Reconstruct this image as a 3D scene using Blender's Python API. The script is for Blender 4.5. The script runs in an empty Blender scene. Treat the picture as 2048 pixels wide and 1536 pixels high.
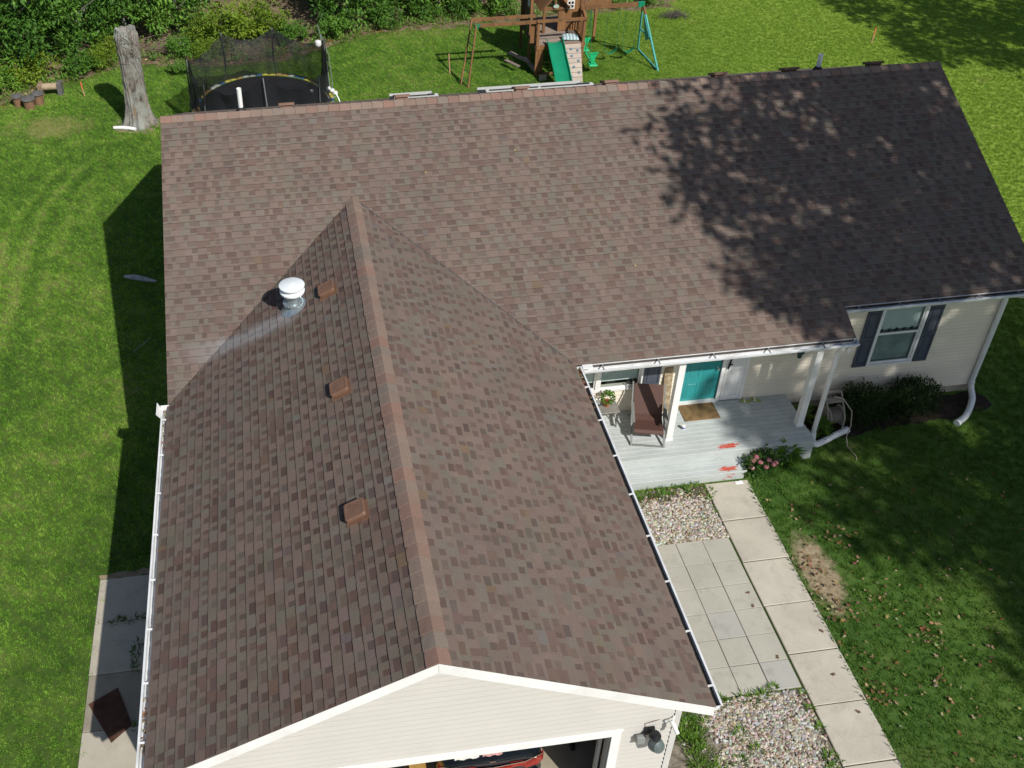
import bpy, bmesh, math, random
from mathutils import Vector, Matrix, Euler
R = math.radians
rnd = random.Random(7)
SC = bpy.context.scene
COL = SC.collection

# ------------------------------------------------------------------ camera
cam_d = bpy.data.cameras.new('camera'); cam = bpy.data.objects.new('camera', cam_d); COL.objects.link(cam)
SC.camera = cam
def set_camera(x, y, z, yaw, pit, rol, f, cx, cy):
    fw = Vector((math.sin(yaw)*math.cos(pit), math.cos(yaw)*math.cos(pit), -math.sin(pit)))
    r0 = Vector((math.cos(yaw), -math.sin(yaw), 0)); u0 = r0.cross(fw)
    r = math.cos(rol)*r0 + math.sin(rol)*u0; u = -math.sin(rol)*r0 + math.cos(rol)*u0
    m = Matrix((( r.x, u.x, -fw.x, x), (r.y, u.y, -fw.y, y), (r.z, u.z, -fw.z, z), (0, 0, 0, 1)))
    cam.matrix_world = m
    cam_d.sensor_fit = 'HORIZONTAL'; cam_d.sensor_width = 36.0; cam_d.lens = f/2048*36.0
    cam_d.shift_x = (1024-cx)/2048; cam_d.shift_y = (cy-768)/2048
    cam_d.clip_start = 0.1; cam_d.clip_end = 800
set_camera(2.8035, -23.0684, 17.91, 0.1309, 0.6391, -0.0119, 2102.62, 814.68, 589.24)
SC.render.resolution_x = 1024; SC.render.resolution_y = 768

# ------------------------------------------------------------------ light
SUN = Vector((0.47, -0.92, 1.0)).normalized()          # towards the sun
world = bpy.data.worlds.new('World'); SC.world = world; world.use_nodes = True
wn = world.node_tree.nodes; bg = wn['Background']
sky = wn.new('ShaderNodeTexSky'); sky.sky_type = 'NISHITA'; sky.sun_disc = False
sky.sun_elevation = math.asin(SUN.z); sky.sun_rotation = math.atan2(SUN.x, SUN.y)
sky.air_density = 1.0; sky.dust_density = 1.0; sky.ozone_density = 1.0
world.node_tree.links.new(sky.outputs[0], bg.inputs[0]); bg.inputs[1].default_value = 0.084
sd = bpy.data.lights.new('sun', 'SUN'); sd.energy = 4.6; sd.angle = R(0.55); sd.color = (1.0, 0.965, 0.905)
so = bpy.data.objects.new('sun', sd); COL.objects.link(so)
so.rotation_euler = (-SUN).to_track_quat('-Z', 'Y').to_euler(); so.location = (20, -30, 30)
vs = SC.view_settings
vs.view_transform = 'Standard'; vs.look = 'None'; vs.exposure = 0.0; vs.gamma = 1.0; vs.use_curve_mapping = False
SC.cycles.max_bounces = 4; SC.cycles.diffuse_bounces = 3; SC.cycles.transparent_max_bounces = 10

# ------------------------------------------------------------------ helpers
LOC = {}
def link(o, parent=None):
    COL.objects.link(o)
    if parent is not None: o.parent = parent
    return o
def tag(o, label=None, cat=None, group=None, kind=None):
    if label: o['label'] = label
    if cat: o['category'] = cat
    if group: o['group'] = group
    if kind: o['kind'] = kind
    return o
def thing(name, label, cat, loc=(0, 0, 0), rz=0.0, group=None):
    o = bpy.data.objects.new(name, None); o.empty_display_size = 0.2
    link(o); o.location = loc; o.rotation_euler = (0, 0, rz)
    LOC[o.name] = Vector(loc) if rz == 0 else None
    return tag(o, label, cat, group)
def base_of(parent):
    p = parent
    while p is not None:
        if p.name in LOC: return LOC[p.name] or Vector((0, 0, 0))
        p = p.parent
    return Vector((0, 0, 0))

class MB:
    """collects geometry in world coordinates (or local ones for a turned thing)"""
    def __init__(s): s.v = []; s.f = []; s.m = []; s.c = []; s.mi = 0; s.col = (1, 1, 1)
    def add(s, vs_, fs, smooth=False):
        k = len(s.v); s.v.extend([tuple(p) for p in vs_])
        for f in fs: s.f.append([i+k for i in f]); s.m.append(s.mi); s.c.append(s.col)
        return s
    def box(s, x0, x1, y0, y1, z0, z1):
        return s.add([(x0,y0,z0),(x1,y0,z0),(x1,y1,z0),(x0,y1,z0),(x0,y0,z1),(x1,y0,z1),(x1,y1,z1),(x0,y1,z1)],
                     [(0,3,2,1),(4,5,6,7),(0,1,5,4),(1,2,6,5),(2,3,7,6),(3,0,4,7)])
    def bbox(s, x0, x1, y0, y1, z0, z1, b=0.01):
        """box with a chamfered top edge"""
        return s.add([(x0,y0,z0),(x1,y0,z0),(x1,y1,z0),(x0,y1,z0),(x0,y0,z1-b),(x1,y0,z1-b),(x1,y1,z1-b),(x0,y1,z1-b),
                      (x0+b,y0+b,z1),(x1-b,y0+b,z1),(x1-b,y1-b,z1),(x0+b,y1-b,z1)],
                     [(0,3,2,1),(0,1,5,4),(1,2,6,5),(2,3,7,6),(3,0,4,7),(4,5,9,8),(5,6,10,9),(6,7,11,10),(7,4,8,11),(8,9,10,11)])
    def bar(s, a, b, w, h, up=(0, 0, 1)):
        """rectangular bar from a to b; w across, h along up"""
        a = Vector(a); b = Vector(b); d = (b-a).normalized(); up = Vector(up)
        if abs(d.dot(up)) > 0.99: up = Vector((0, 1, 0))
        x = d.cross(up).normalized()*w/2; y = x.cross(d).normalized()*h/2
        vs_ = [a-x-y, a+x-y, a+x+y, a-x+y, b-x-y, b+x-y, b+x+y, b-x+y]
        return s.add(vs_, [(0,1,2,3),(7,6,5,4),(0,4,5,1),(1,5,6,2),(2,6,7,3),(3,7,4,0)])
    def tube(s, pts, r, n=8, cap=True):
        pts = [Vector(p) for p in pts]; k = len(pts)
        rs = r if isinstance(r, (list, tuple)) else [r]*k
        vs_ = []; prev = None
        for i, p in enumerate(pts):
            d = (pts[min(i+1, k-1)]-pts[max(i-1, 0)]).normalized()
            if prev is None:
                x = d.cross(Vector((0, 0, 1)) if abs(d.z) < .9 else Vector((1, 0, 0))).normalized()
            else:
                x = (prev - d*prev.dot(d)).normalized()
            prev = x; y = d.cross(x)
            for j in range(n):
                a = 2*math.pi*j/n; vs_.append(p + (x*math.cos(a)+y*math.sin(a))*rs[i])
        fs = [(i*n+j, i*n+(j+1) % n, (i+1)*n+(j+1) % n, (i+1)*n+j) for i in range(k-1) for j in range(n)]
        if cap: fs += [tuple(range(n-1, -1, -1)), tuple(range((k-1)*n, k*n))]
        return s.add(vs_, fs)
    def lathe(s, prof, c, n=16, tilt=None):
        """profile [(r, z)] turned round the vertical through c"""
        vs_ = []; k = len(prof)
        for r, z in prof:
            for j in range(n):
                a = 2*math.pi*j/n; p = Vector((r*math.cos(a), r*math.sin(a), z))
                if tilt is not None: p = tilt @ p
                vs_.append(p+Vector(c))
        fs = [(i*n+j, i*n+(j+1) % n, (i+1)*n+(j+1) % n, (i+1)*n+j) for i in range(k-1) for j in range(n)]
        fs += [tuple(range(n-1, -1, -1)), tuple(range((k-1)*n, k*n))]
        return s.add(vs_, fs)
    def prism(s, poly, ext):
        """planar polygon (3-D points) extruded by ext"""
        ext = Vector(ext); n = len(poly); p = [Vector(q) for q in poly]
        return s.add(p + [q+ext for q in p], [tuple(range(n-1, -1, -1)), tuple(range(n, 2*n))] + [(i, (i+1) % n, n+(i+1) % n, n+i) for i in range(n)])
    def build(s, name, mat, parent=None, smooth=False, label=None, kind=None, bevel=0.0, fix=True, loc=None):
        b0 = base_of(parent) if loc is None else Vector(loc)
        me = bpy.data.meshes.new(name)
        me.from_pydata([tuple(Vector(p)-b0) for p in s.v], [], s.f)
        mats = mat if isinstance(mat, (list, tuple)) else [mat]
        for m_ in mats: me.materials.append(m_)
        if len(mats) > 1: me.polygons.foreach_set('material_index', s.m)
        if any(c != (1, 1, 1) for c in s.c):
            at = me.color_attributes.new('tone', 'FLOAT_COLOR', 'CORNER'); buf = []
            for pl, c in zip(me.polygons, s.c): buf.extend((c[0], c[1], c[2], 1.0)*pl.loop_total)
            at.data.foreach_set('color', buf)
        if fix and len(s.f) < 60000:
            bm = bmesh.new(); bm.from_mesh(me); bmesh.ops.recalc_face_normals(bm, faces=bm.faces); bm.to_mesh(me); bm.free()
        if smooth:
            me.polygons.foreach_set('use_smooth', [True]*len(me.polygons))
            try: me.set_sharp_from_angle(angle=R(40))
            except Exception: pass
        me.update()
        o = bpy.data.objects.new(name, me); link(o, parent)
        if loc is not None: o.location = loc
        if bevel:
            bv = o.modifiers.new('bevel', 'BEVEL'); bv.width = bevel; bv.segments = 2; bv.limit_method = 'ANGLE'
        if label: o['label'] = label
        if kind: o['kind'] = kind
        return o

# ------------------------------------------------------------------ materials
def nodes(name):
    m = bpy.data.materials.new(name); m.use_nodes = True
    nt = m.node_tree; return m, nt, nt.nodes['Principled BSDF']
def N(nt, t, **kw):
    n = nt.nodes.new(t)
    for k, v in kw.items():
        if k in n.inputs.keys(): n.inputs[k].default_value = v
        else: setattr(n, k, v)
    return n
def ramp(nt, src, stops):
    r = nt.nodes.new('ShaderNodeValToRGB'); e = r.color_ramp.elements
    while len(e) < len(stops): e.new(0.5)
    for el, (p, c) in zip(e, stops): el.position = p; el.color = (*c, 1) if len(c) == 3 else c
    nt.links.new(src, r.inputs[0]); return r.outputs[0]
def mixc(nt, f, a, b, mode='MIX'):
    m = nt.nodes.new('ShaderNodeMix'); m.data_type = 'RGBA'; m.blend_type = mode
    for s_, v in ((m.inputs['Factor'], f), (m.inputs[6], a), (m.inputs[7], b)):
        if isinstance(v, (int, float)): s_.default_value = v
        elif isinstance(v, (tuple, list)): s_.default_value = (*v, 1)
        else: nt.links.new(v, s_)
    return m.outputs[2]
def mathn(nt, op, a, b=None, c=None):
    m = nt.nodes.new('ShaderNodeMath'); m.operation = op
    for i, v in enumerate((a, b, c)):
        if v is None: continue
        if isinstance(v, (int, float)): m.inputs[i].default_value = v
        else: nt.links.new(v, m.inputs[i])
    return m.outputs[0]
def coords(nt, kind='Object'):
    if kind == 'World':
        g = nt.nodes.new('ShaderNodeNewGeometry'); return g.outputs['Position']
    return nt.nodes.new('ShaderNodeTexCoord').outputs[kind]
def noise(nt, co, scale, detail=4, rough=0.55, stretch=None):
    if stretch:
        mp = nt.nodes.new('ShaderNodeMapping'); mp.inputs['Scale'].default_value = stretch
        nt.links.new(co, mp.inputs[0]); co = mp.outputs[0]
    n = N(nt, 'ShaderNodeTexNoise', Scale=scale, Detail=detail, Roughness=rough)
    nt.links.new(co, n.inputs['Vector']); return n.outputs['Fac']
def bump(nt, bsdf, h, strength=0.3, dist=0.02):
    b = N(nt, 'ShaderNodeBump', Strength=strength, Distance=dist)
    nt.links.new(h, b.inputs['Height']); nt.links.new(b.outputs[0], bsdf.inputs['Normal'])
def simple(name, col, rough=0.6, var=0.15, scale=6.0, metal=0.0, spec=0.4, bs=0.15, fine=60, space='World', dirt=None):
    """base colour broken up by two sizes of noise, plus fine relief"""
    m, nt, p = nodes(name); co = coords(nt, space)
    a = noise(nt, co, scale); b = noise(nt, co, fine, 3)
    t = mathn(nt, 'ADD', mathn(nt, 'MULTIPLY', a, 0.65), mathn(nt, 'MULTIPLY', b, 0.35))
    lo = tuple(c*(1-var*1.5) for c in col); hi = tuple(min(1, c*(1+var*1.2)) for c in col)
    c = ramp(nt, t, [(0.3, lo), (0.7, hi)])
    if dirt:
        d = ramp(nt, noise(nt, co, scale*0.6, 6, 0.7), [(0.48, (0, 0, 0)), (0.72, (1, 1, 1))])
        c = mixc(nt, mathn(nt, 'MULTIPLY', d, dirt[1]), c, dirt[0])
    nt.links.new(c, p.inputs['Base Color']); p.inputs['Roughness'].default_value = rough
    p.inputs['Metallic'].default_value = metal; p.inputs['Specular IOR Level'].default_value = spec
    if bs: bump(nt, p, b, bs, 0.004)
    return m
def toned(name, mult=1.0, rough=0.9, fine=220, gr=0.35, bs=0.5, spec=0.2, blot=None, fac=1.0):
    """colour from the piece's own tone, with grain"""
    m, nt, p = nodes(name); co = coords(nt, 'World')
    at = nt.nodes.new('ShaderNodeAttribute'); at.attribute_name = 'tone'
    g = noise(nt, co, fine, 2); w = noise(nt, co, 1.3, 5); h_ = noise(nt, co, 38, 3, .7)
    k = mathn(nt, 'ADD', mathn(nt, 'ADD', mathn(nt, 'MULTIPLY', g, gr), mathn(nt, 'MULTIPLY', h_, 0.55)), mathn(nt, 'ADD', mathn(nt, 'MULTIPLY', w, 0.40), 1-gr/2-0.475))
    k = mathn(nt, 'MULTIPLY', k, mult)
    vm = nt.nodes.new('ShaderNodeVectorMath'); vm.operation = 'SCALE'
    nt.links.new(at.outputs['Color'], vm.inputs[0]); nt.links.new(k, vm.inputs['Scale'])
    c = vm.outputs[0]
    if blot: c = blot(nt, co, c)
    nt.links.new(c, p.inputs['Base Color']); p.inputs['Roughness'].default_value = rough
    p.inputs['Specular IOR Level'].default_value = spec
    if bs: bump(nt, p, g, bs, 0.003)
    return m
# ------------------------------------------------------------------ house dimensions (metres, x along the long ridge, y away from the street)
ZR, S, L, WF = 6.4875, 0.4808, 19.665, 6.629
W2, SG, YF = 4.28, 0.4744, -14.70
XI, YJ, WB = 14.885, -5.924, 6.25
ZE = ZR - S*WF; ZG = ZE + SG*W2; YA = -(ZR-ZG)/S
YW, YBK, XL, XR = -5.32, 5.75, 0.33, 19.37          # main walls
GY, GXL, GXR = -14.42, 0.38, 8.17                   # garage walls
DK = 0.57                                            # porch deck height

# materials of the house
def flue_stain(nt, co, c):
    sx = nt.nodes.new('ShaderNodeSeparateXYZ'); nt.links.new(co, sx.inputs[0])
    wob = mathn(nt, 'MULTIPLY', mathn(nt, 'SUBTRACT', noise(nt, co, 2.2, 3), 0.5), 0.25)
    dy = mathn(nt, 'ABSOLUTE', mathn(nt, 'ADD', mathn(nt, 'ADD', sx.outputs['Y'], 5.62), wob))
    band = N(nt, 'ShaderNodeMapRange', interpolation_type='SMOOTHSTEP'); band.inputs[1].default_value = 0.34; band.inputs[2].default_value = 0.08
    nt.links.new(dy, band.inputs[0])
    lim = N(nt, 'ShaderNodeMapRange'); lim.inputs[1].default_value = 2.95; lim.inputs[2].default_value = 2.6
    nt.links.new(sx.outputs['X'], lim.inputs[0])
    low = N(nt, 'ShaderNodeMapRange'); low.inputs[1].default_value = 0.1; low.inputs[2].default_value = 1.2
    nt.links.new(sx.outputs['X'], low.inputs[0])
    f = mathn(nt, 'MULTIPLY', mathn(nt, 'MULTIPLY', band.outputs[0], lim.outputs[0]), mathn(nt, 'MULTIPLY', low.outputs[0], 0.75))
    f = mathn(nt, 'MULTIPLY', f, ramp(nt, noise(nt, co, 7, 3, stretch=(0.25, 1, 1)), [(0.25, (0.45,)*3), (0.65, (1,)*3)]))
    c = mixc(nt, f, c, (0.27, 0.265, 0.27))
    # weathering: faint darker algae washes running over the field
    a = ramp(nt, noise(nt, co, 0.32, 5, 0.6), [(0.42, (0, 0, 0)), (0.68, (1, 1, 1))])
    return mixc(nt, mathn(nt, 'MULTIPLY', a, 0.14), c, (0.07, 0.068, 0.066))
M_SHINGLE = toned('asphalt_shingle', 0.90, 0.95, 170, 0.42, 0.55, 0.12, flue_stain)
M_CAP = toned('ridge_cap_shingle', 1.12, 0.95, 170, 0.40, 0.5, 0.12)
M_WHITE = simple('white_aluminium', (0.80, 0.80, 0.79), 0.45, 0.04, 2.0, bs=0.0, spec=0.4, dirt=((0.45, 0.43, 0.39), 0.35))
M_GUTTER = simple('white_gutter', (0.74, 0.75, 0.75), 0.4, 0.06, 3.0, bs=0.0, dirt=((0.30, 0.29, 0.27), 0.5))
M_SLUDGE_SHADE = simple('gutter_sludge_shade', (0.012, 0.011, 0.010), 0.95, 0.4, 14)
M_VINYLG = simple('pale_vinyl_siding', (0.555, 0.533, 0.498), 0.55, 0.03, 1.4, bs=0.05, fine=90, dirt=((0.44, 0.43, 0.41), 0.15))
M_VINYL = simple('vinyl_siding', (0.78, 0.705, 0.58), 0.55, 0.05, 1.4, bs=0.08, fine=90, dirt=((0.43, 0.40, 0.35), 0.22))
M_TRIMV = simple('vinyl_trim', (0.57, 0.56, 0.54), 0.5, 0.05, 2.0, bs=0.0)
M_FOUND = simple('painted_foundation', (0.42, 0.36, 0.27), 0.85, 0.18, 3.0, bs=0.5, fine=40)
M_SHUT = simple('slate_blue_shutter', (0.075, 0.088, 0.115), 0.5, 0.15, 8.0, bs=0.1)
M_TEAL = simple('teal_door_paint', (0.028, 0.27, 0.27), 0.38, 0.08, 3.0, bs=0.05)
M_DARKM = simple('dark_metal', (0.03, 0.032, 0.034), 0.4, 0.2, 9.0, metal=0.6)
M_BRVENT = simple('brown_plastic_vent', (0.185, 0.100, 0.064), 0.5, 0.16, 7.0, bs=0.1, fine=35)
M_GALV = simple('galvanised_metal', (0.46, 0.52, 0.54), 0.35, 0.15, 12.0, metal=0.75)
M_FLUE = simple('white_flue_cap', (0.74, 0.78, 0.79), 0.35, 0.05, 5.0, bs=0.0)
M_PVC = simple('white_pvc', (0.80, 0.80, 0.78), 0.4, 0.04, 4.0, bs=0.0)
M_RUBBER = simple('black_rubber_boot', (0.02, 0.02, 0.021), 0.7)
M_CONC_IN = simple('garage_floor_concrete', (0.36, 0.31, 0.23), 0.8, 0.15, 2.5, bs=0.2)
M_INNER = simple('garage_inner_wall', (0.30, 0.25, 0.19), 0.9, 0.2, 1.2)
M_WOODB = simple('bare_timber', (0.36, 0.22, 0.10), 0.8, 0.25, 5.0)
M_BLIND = simple('pale_blind', (0.68, 0.73, 0.69), 0.7, 0.05, 4.0, bs=0.0)
M_CURT = simple('grey_curtain', (0.34, 0.39, 0.38), 0.8, 0.3, 3.0, bs=0.0)
M_FLASH = simple('valley_flashing', (0.085, 0.08, 0.078), 0.6, 0.2, 6.0)
def glass_mat():
    m, nt, p = nodes('window_glass')
    out = nt.nodes['Material Output']
    tr = N(nt, 'ShaderNodeBsdfTransparent'); tr.inputs[0].default_value = (0.80, 0.88, 0.87, 1)
    gl = N(nt, 'ShaderNodeBsdfGlossy'); gl.inputs['Roughness'].default_value = 0.03
    fr = N(nt, 'ShaderNodeLayerWeight', Blend=0.2)
    f2 = mathn(nt, 'ADD', mathn(nt, 'MULTIPLY', fr.outputs['Fresnel'], 0.8), 0.05)
    mx = N(nt, 'ShaderNodeMixShader'); nt.links.new(f2, mx.inputs[0]); nt.links.new(tr.outputs[0], mx.inputs[1]); nt.links.new(gl.outputs[0], mx.inputs[2])
    nt.links.new(mx.outputs[0], out.inputs[0]); return m
M_GLASS = glass_mat()

house = thing('house', 'single-storey house with brown shingle roof, front garage wing and small porch', 'house')
LOC[house.name] = Vector((0, 0, 0))

# ---- walls
def wall_cells(mb, u0, u1, z0, z1, holes, put):
    us = sorted({u0, u1, *[h[0] for h in holes], *[h[1] for h in holes]}); zs = sorted({z0, z1, *[h[2] for h in holes], *[h[3] for h in holes]})
    for a, b in zip(us, us[1:]):
        for c, d in zip(zs, zs[1:]):
            if any(h[0]-1e-6 <= a and b <= h[1]+1e-6 and h[2]-1e-6 <= c and d <= h[3]+1e-6 for h in holes): continue
            put(mb, a, b, c, d)
BAYWIN = (8.62, 10.62, 1.33, 2.75)
DOOR = (11.70, 12.62, 0.60, 2.66); SIDE = (12.72, 13.20, 0.60, 2.66)
RWIN = (16.37, 17.42, 1.27, 2.95)
mb = MB(); wall_cells(mb, XL, XR, 0.25, 3.62, [BAYWIN, DOOR, RWIN], lambda m_, a, b, c, d: m_.box(a, b, YW+0.004, YW+0.15, c, d))
front_wall = mb.build('front_wall', M_VINYL, house)
MBX = MB(); MBX.box(XL, XL+0.15, YW+0.15, YBK, 0.25, 3.6); MBX.prism([(XL, YW, 3.6), (XL, YBK, 3.6), (XL, 0, 6.3)], (0.15, 0, 0))
MBX.build('side_wall', M_VINYL, house)
MBX = MB(); MBX.box(XR-0.15, XR, YW+0.15, YBK, 0.25, 3.6); MBX.prism([(XR-0.15, YW, 3.6), (XR-0.15, YBK, 3.6), (XR-0.15, 0, 6.3)], (0.15, 0, 0))
MBX.build('side_wall', M_VINYL, house)
MB().box(XL, XR, YBK, YBK+0.15, 0.25, 3.45).build('back_wall', M_VINYL, house)
m_ = MB(); m_.box(XL+0.02, XR-0.02, YW+0.03, YW+0.2, -0.1, 0.25); m_.box(XL+0.02, XR-0.02, YBK-0.1, YBK+0.1, -0.1, 0.25)
m_.box(XL+0.02, XL+0.2, YW+0.2, YBK-0.1, -0.1, 0.25); m_.box(XR-0.2, XR-0.02, YW+0.2, YBK-0.1, -0.1, 0.25)
m_.build('foundation', M_FOUND, house)
GD = (1.46, 7.10, 0.0, 2.43)                        # garage door opening
m_ = MB(); wall_cells(m_, GXL, GXR, 0.0, 3.2, [GD], lambda q, a, b, c, d: q.box(a, b, GY+0.004, GY+0.16, c, d))
m_.prism([(GXL, GY+0.006, 3.2), (GXR, GY+0.006, 3.2), (W2, GY+0.006, ZG-0.12)], (0, 0.15, 0))
garage_front = m_.build('garage_front_wall', M_VINYLG, house)
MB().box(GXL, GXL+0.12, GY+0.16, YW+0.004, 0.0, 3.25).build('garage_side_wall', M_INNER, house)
MB().box(GXR-0.12, GXR, GY+0.16, YW+0.004, 0.0, 3.25).build('garage_side_wall', M_VINYL, house)
MB().box(GXL+0.12, GXR-0.12, -6.9, -6.8, 0.0, 3.15).build('garage_back_wall', M_INNER, house)
MB().box(GXL+0.12, GXR-0.12, GY-0.02, -6.9, 0.0, 0.07).build('garage_floor', M_CONC_IN, house)

def siding(parent, u0, u1, z0, z1, y, holes=(), top=None, e=0.104, mat=None):
    """lap boards on a wall facing the street; each board is a piece of its own"""
    z = z0; cache = {}
    while z < z1-0.02:
        zt = min(z+e, z1); a, b = u0, u1
        if top:
            a, b = top(zt)
            a = max(a, u0); b = min(b, u1)
        if b-a < 0.1: break
        segs = [(a, b)]
        for h in holes:
            if z < h[3]-0.01 and zt > h[2]+0.01:
                ns = []
                for (p, q) in segs:
                    if h[1] <= p or h[0] >= q: ns.append((p, q)); continue
                    if h[0] > p: ns.append((p, h[0]))
                    if h[1] < q: ns.append((h[1], q))
                segs = ns
        for (p, q) in segs:
            if q-p < 0.03: continue
            m = MB(); j = rnd.uniform(-0.0012, 0.0012)
            m.prism([(p, y-0.021+j, z+(0.013 if mat else 0.022)), (p, y-0.0175+j, z-0.002), (p, y-0.010, z-0.006), (p, y-0.001, z-0.004), (p, y-0.001, zt), (p, y-0.005, zt)], (q-p, 0, 0))
            m.build('siding_board', mat or M_VINYL, parent, fix=True)
        z = zt
porch_soffit_z = lambda y: ZR + S*y - 0.16
siding(front_wall, GXR+0.02, XR-0.08, 0.25, 3.42, YW, [(BAYWIN[0]-.09, BAYWIN[1]+.09, BAYWIN[2]-.09, 3.0), (DOOR[0]-.1, SIDE[1]+.06, .5, 2.76), (RWIN[0]-.07, RWIN[1]+.07, RWIN[2]-.07, RWIN[3]+.07)])
siding(garage_front, GXL+0.08, GXR-0.085, 0.05, ZG-0.2, GY, [(GD[0]-.15, GD[1]+.15, -1, GD[3]+.14)],
       e=0.127, mat=M_VINYLG, top=lambda z: (W2-(ZG-0.14-z)/SG, W2+(ZG-0.14-z)/SG) if z > 3.0 else (GXL, GXR))
# corner boards
for (x0, x1, y) in ((XR-0.085, XR+0.012, YW),):
    MB().box(x0, x1, y-0.022, y+0.06, 0.24, 3.5).build('corner_trim', M_TRIMV, house)
for (x0, x1) in ((GXL-0.012, GXL+0.085), (GXR-0.09, GXR+0.014)):
    MB().box(x0, x1, GY-0.024, GY+0.06, 0.0, 3.16).build('corner_trim', M_TRIMV, house)
m_ = MB(); x1 = GXR-0.094                            # the dark slit where the corner post meets the lap ends
m_.box(x1-0.006, x1, GY-0.019, GY, 0.05, 3.12); m_.build('corner_channel', M_DARKM, house)

# ---- roof deck
cA = 1/math.sqrt(1+S*S); sA = S*cA; cB = 1/math.sqrt(1+SG*SG); sB = SG*cB
def zmain(y): return ZR + S*y if y <= 0 else ZR - S*y
roofm = MB()
TH = 0.11
def slab(poly):  # plan polygon with z on top; extruded downwards
    roofm.prism(poly, (0, 0, -TH))
e0 = 0.006
slab([(0.02, 0, ZR-e0), (W2, 0, ZR-e0), (W2, YA, ZG-e0), (0.02, -WF+.02, ZE-e0)])
slab([(W2, 0, ZR-e0), (XI-.02, 0, ZR-e0), (XI-.02, -WF+.02, ZE-e0), (2*W2, -WF+.02, ZE-e0), (W2, YA, ZG-e0)])
slab([(XI-.02, 0, ZR-e0), (L-.02, 0, ZR-e0), (L-.02, YJ+.02, zmain(YJ)-e0), (XI-.02, YJ+.02, zmain(YJ)-e0)])
slab([(0.02, 0, ZR-e0), (L-.02, 0, ZR-e0), (L-.02, WB, zmain(WB)-e0), (0.02, WB, zmain(WB)-e0)])
slab([(W2, YF+.02, ZG-e0), (0.02, YF+.02, ZE-e0), (0.02, -WF, ZE-e0), (W2, YA, ZG-e0)])
slab([(W2, YF+.02, ZG-e0), (2*W2-.02, YF+.02, ZE-e0), (2*W2-.02, -WF, ZE-e0), (W2, YA, ZG-e0)])
M_DECK = simple('roof_sheathing', (0.09, 0.075, 0.065), 0.9)
roof = roofm.build('roof', M_DECK, house)

# ---- shingles
LIGHT = [(0.208, 0.163, 0.134), (0.201, 0.158, 0.130), (0.190, 0.164, 0.130), (0.180, 0.162, 0.130), (0.201, 0.156, 0.129), (0.186, 0.152, 0.125), (0.190, 0.167, 0.138), (0.196, 0.157, 0.131)]
DARK = [(0.138, 0.102, 0.085), (0.132, 0.100, 0.084), (0.144, 0.104, 0.086), (0.136, 0.108, 0.089), (0.132, 0.104, 0.090), (0.144, 0.102, 0.084), (0.128, 0.097, 0.081)]
def clip(poly, line):
    """keep the side of line (a, b, c) where a*u+b*v+c >= 0"""
    a, b, c = line; out = []
    for i in range(len(poly)):
        p, q = poly[i], poly[(i+1) % len(poly)]
        dp = a*p[0]+b*p[1]+c; dq = a*q[0]+b*q[1]+c
        if dp >= 0: out.append(p)
        if (dp >= 0) != (dq >= 0):
            t = dp/(dp-dq); out.append((p[0]+(q[0]-p[0])*t, p[1]+(q[1]-p[1])*t))
    return out
def halfplanes(poly):
    ar = sum(p[0]*q[1]-q[0]*p[1] for p, q in zip(poly, poly[1:]+poly[:1]))
    if ar < 0: poly = poly[::-1]
    return [(-(q[1]-p[1]), q[0]-p[0], -(-(q[1]-p[1])*p[0]+(q[0]-p[0])*p[1])) for p, q in zip(poly, poly[1:]+poly[:1])]
EXP = 0.1752
field = MB(); near = []
campos = Vector((2.8, -23.07, 17.91))
def region(a_, b_):
    return .5+.28*math.sin(a_*.9+1.3*math.sin(b_*.7))+.22*math.sin(b_*1.6-a_*.35+2)
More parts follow.
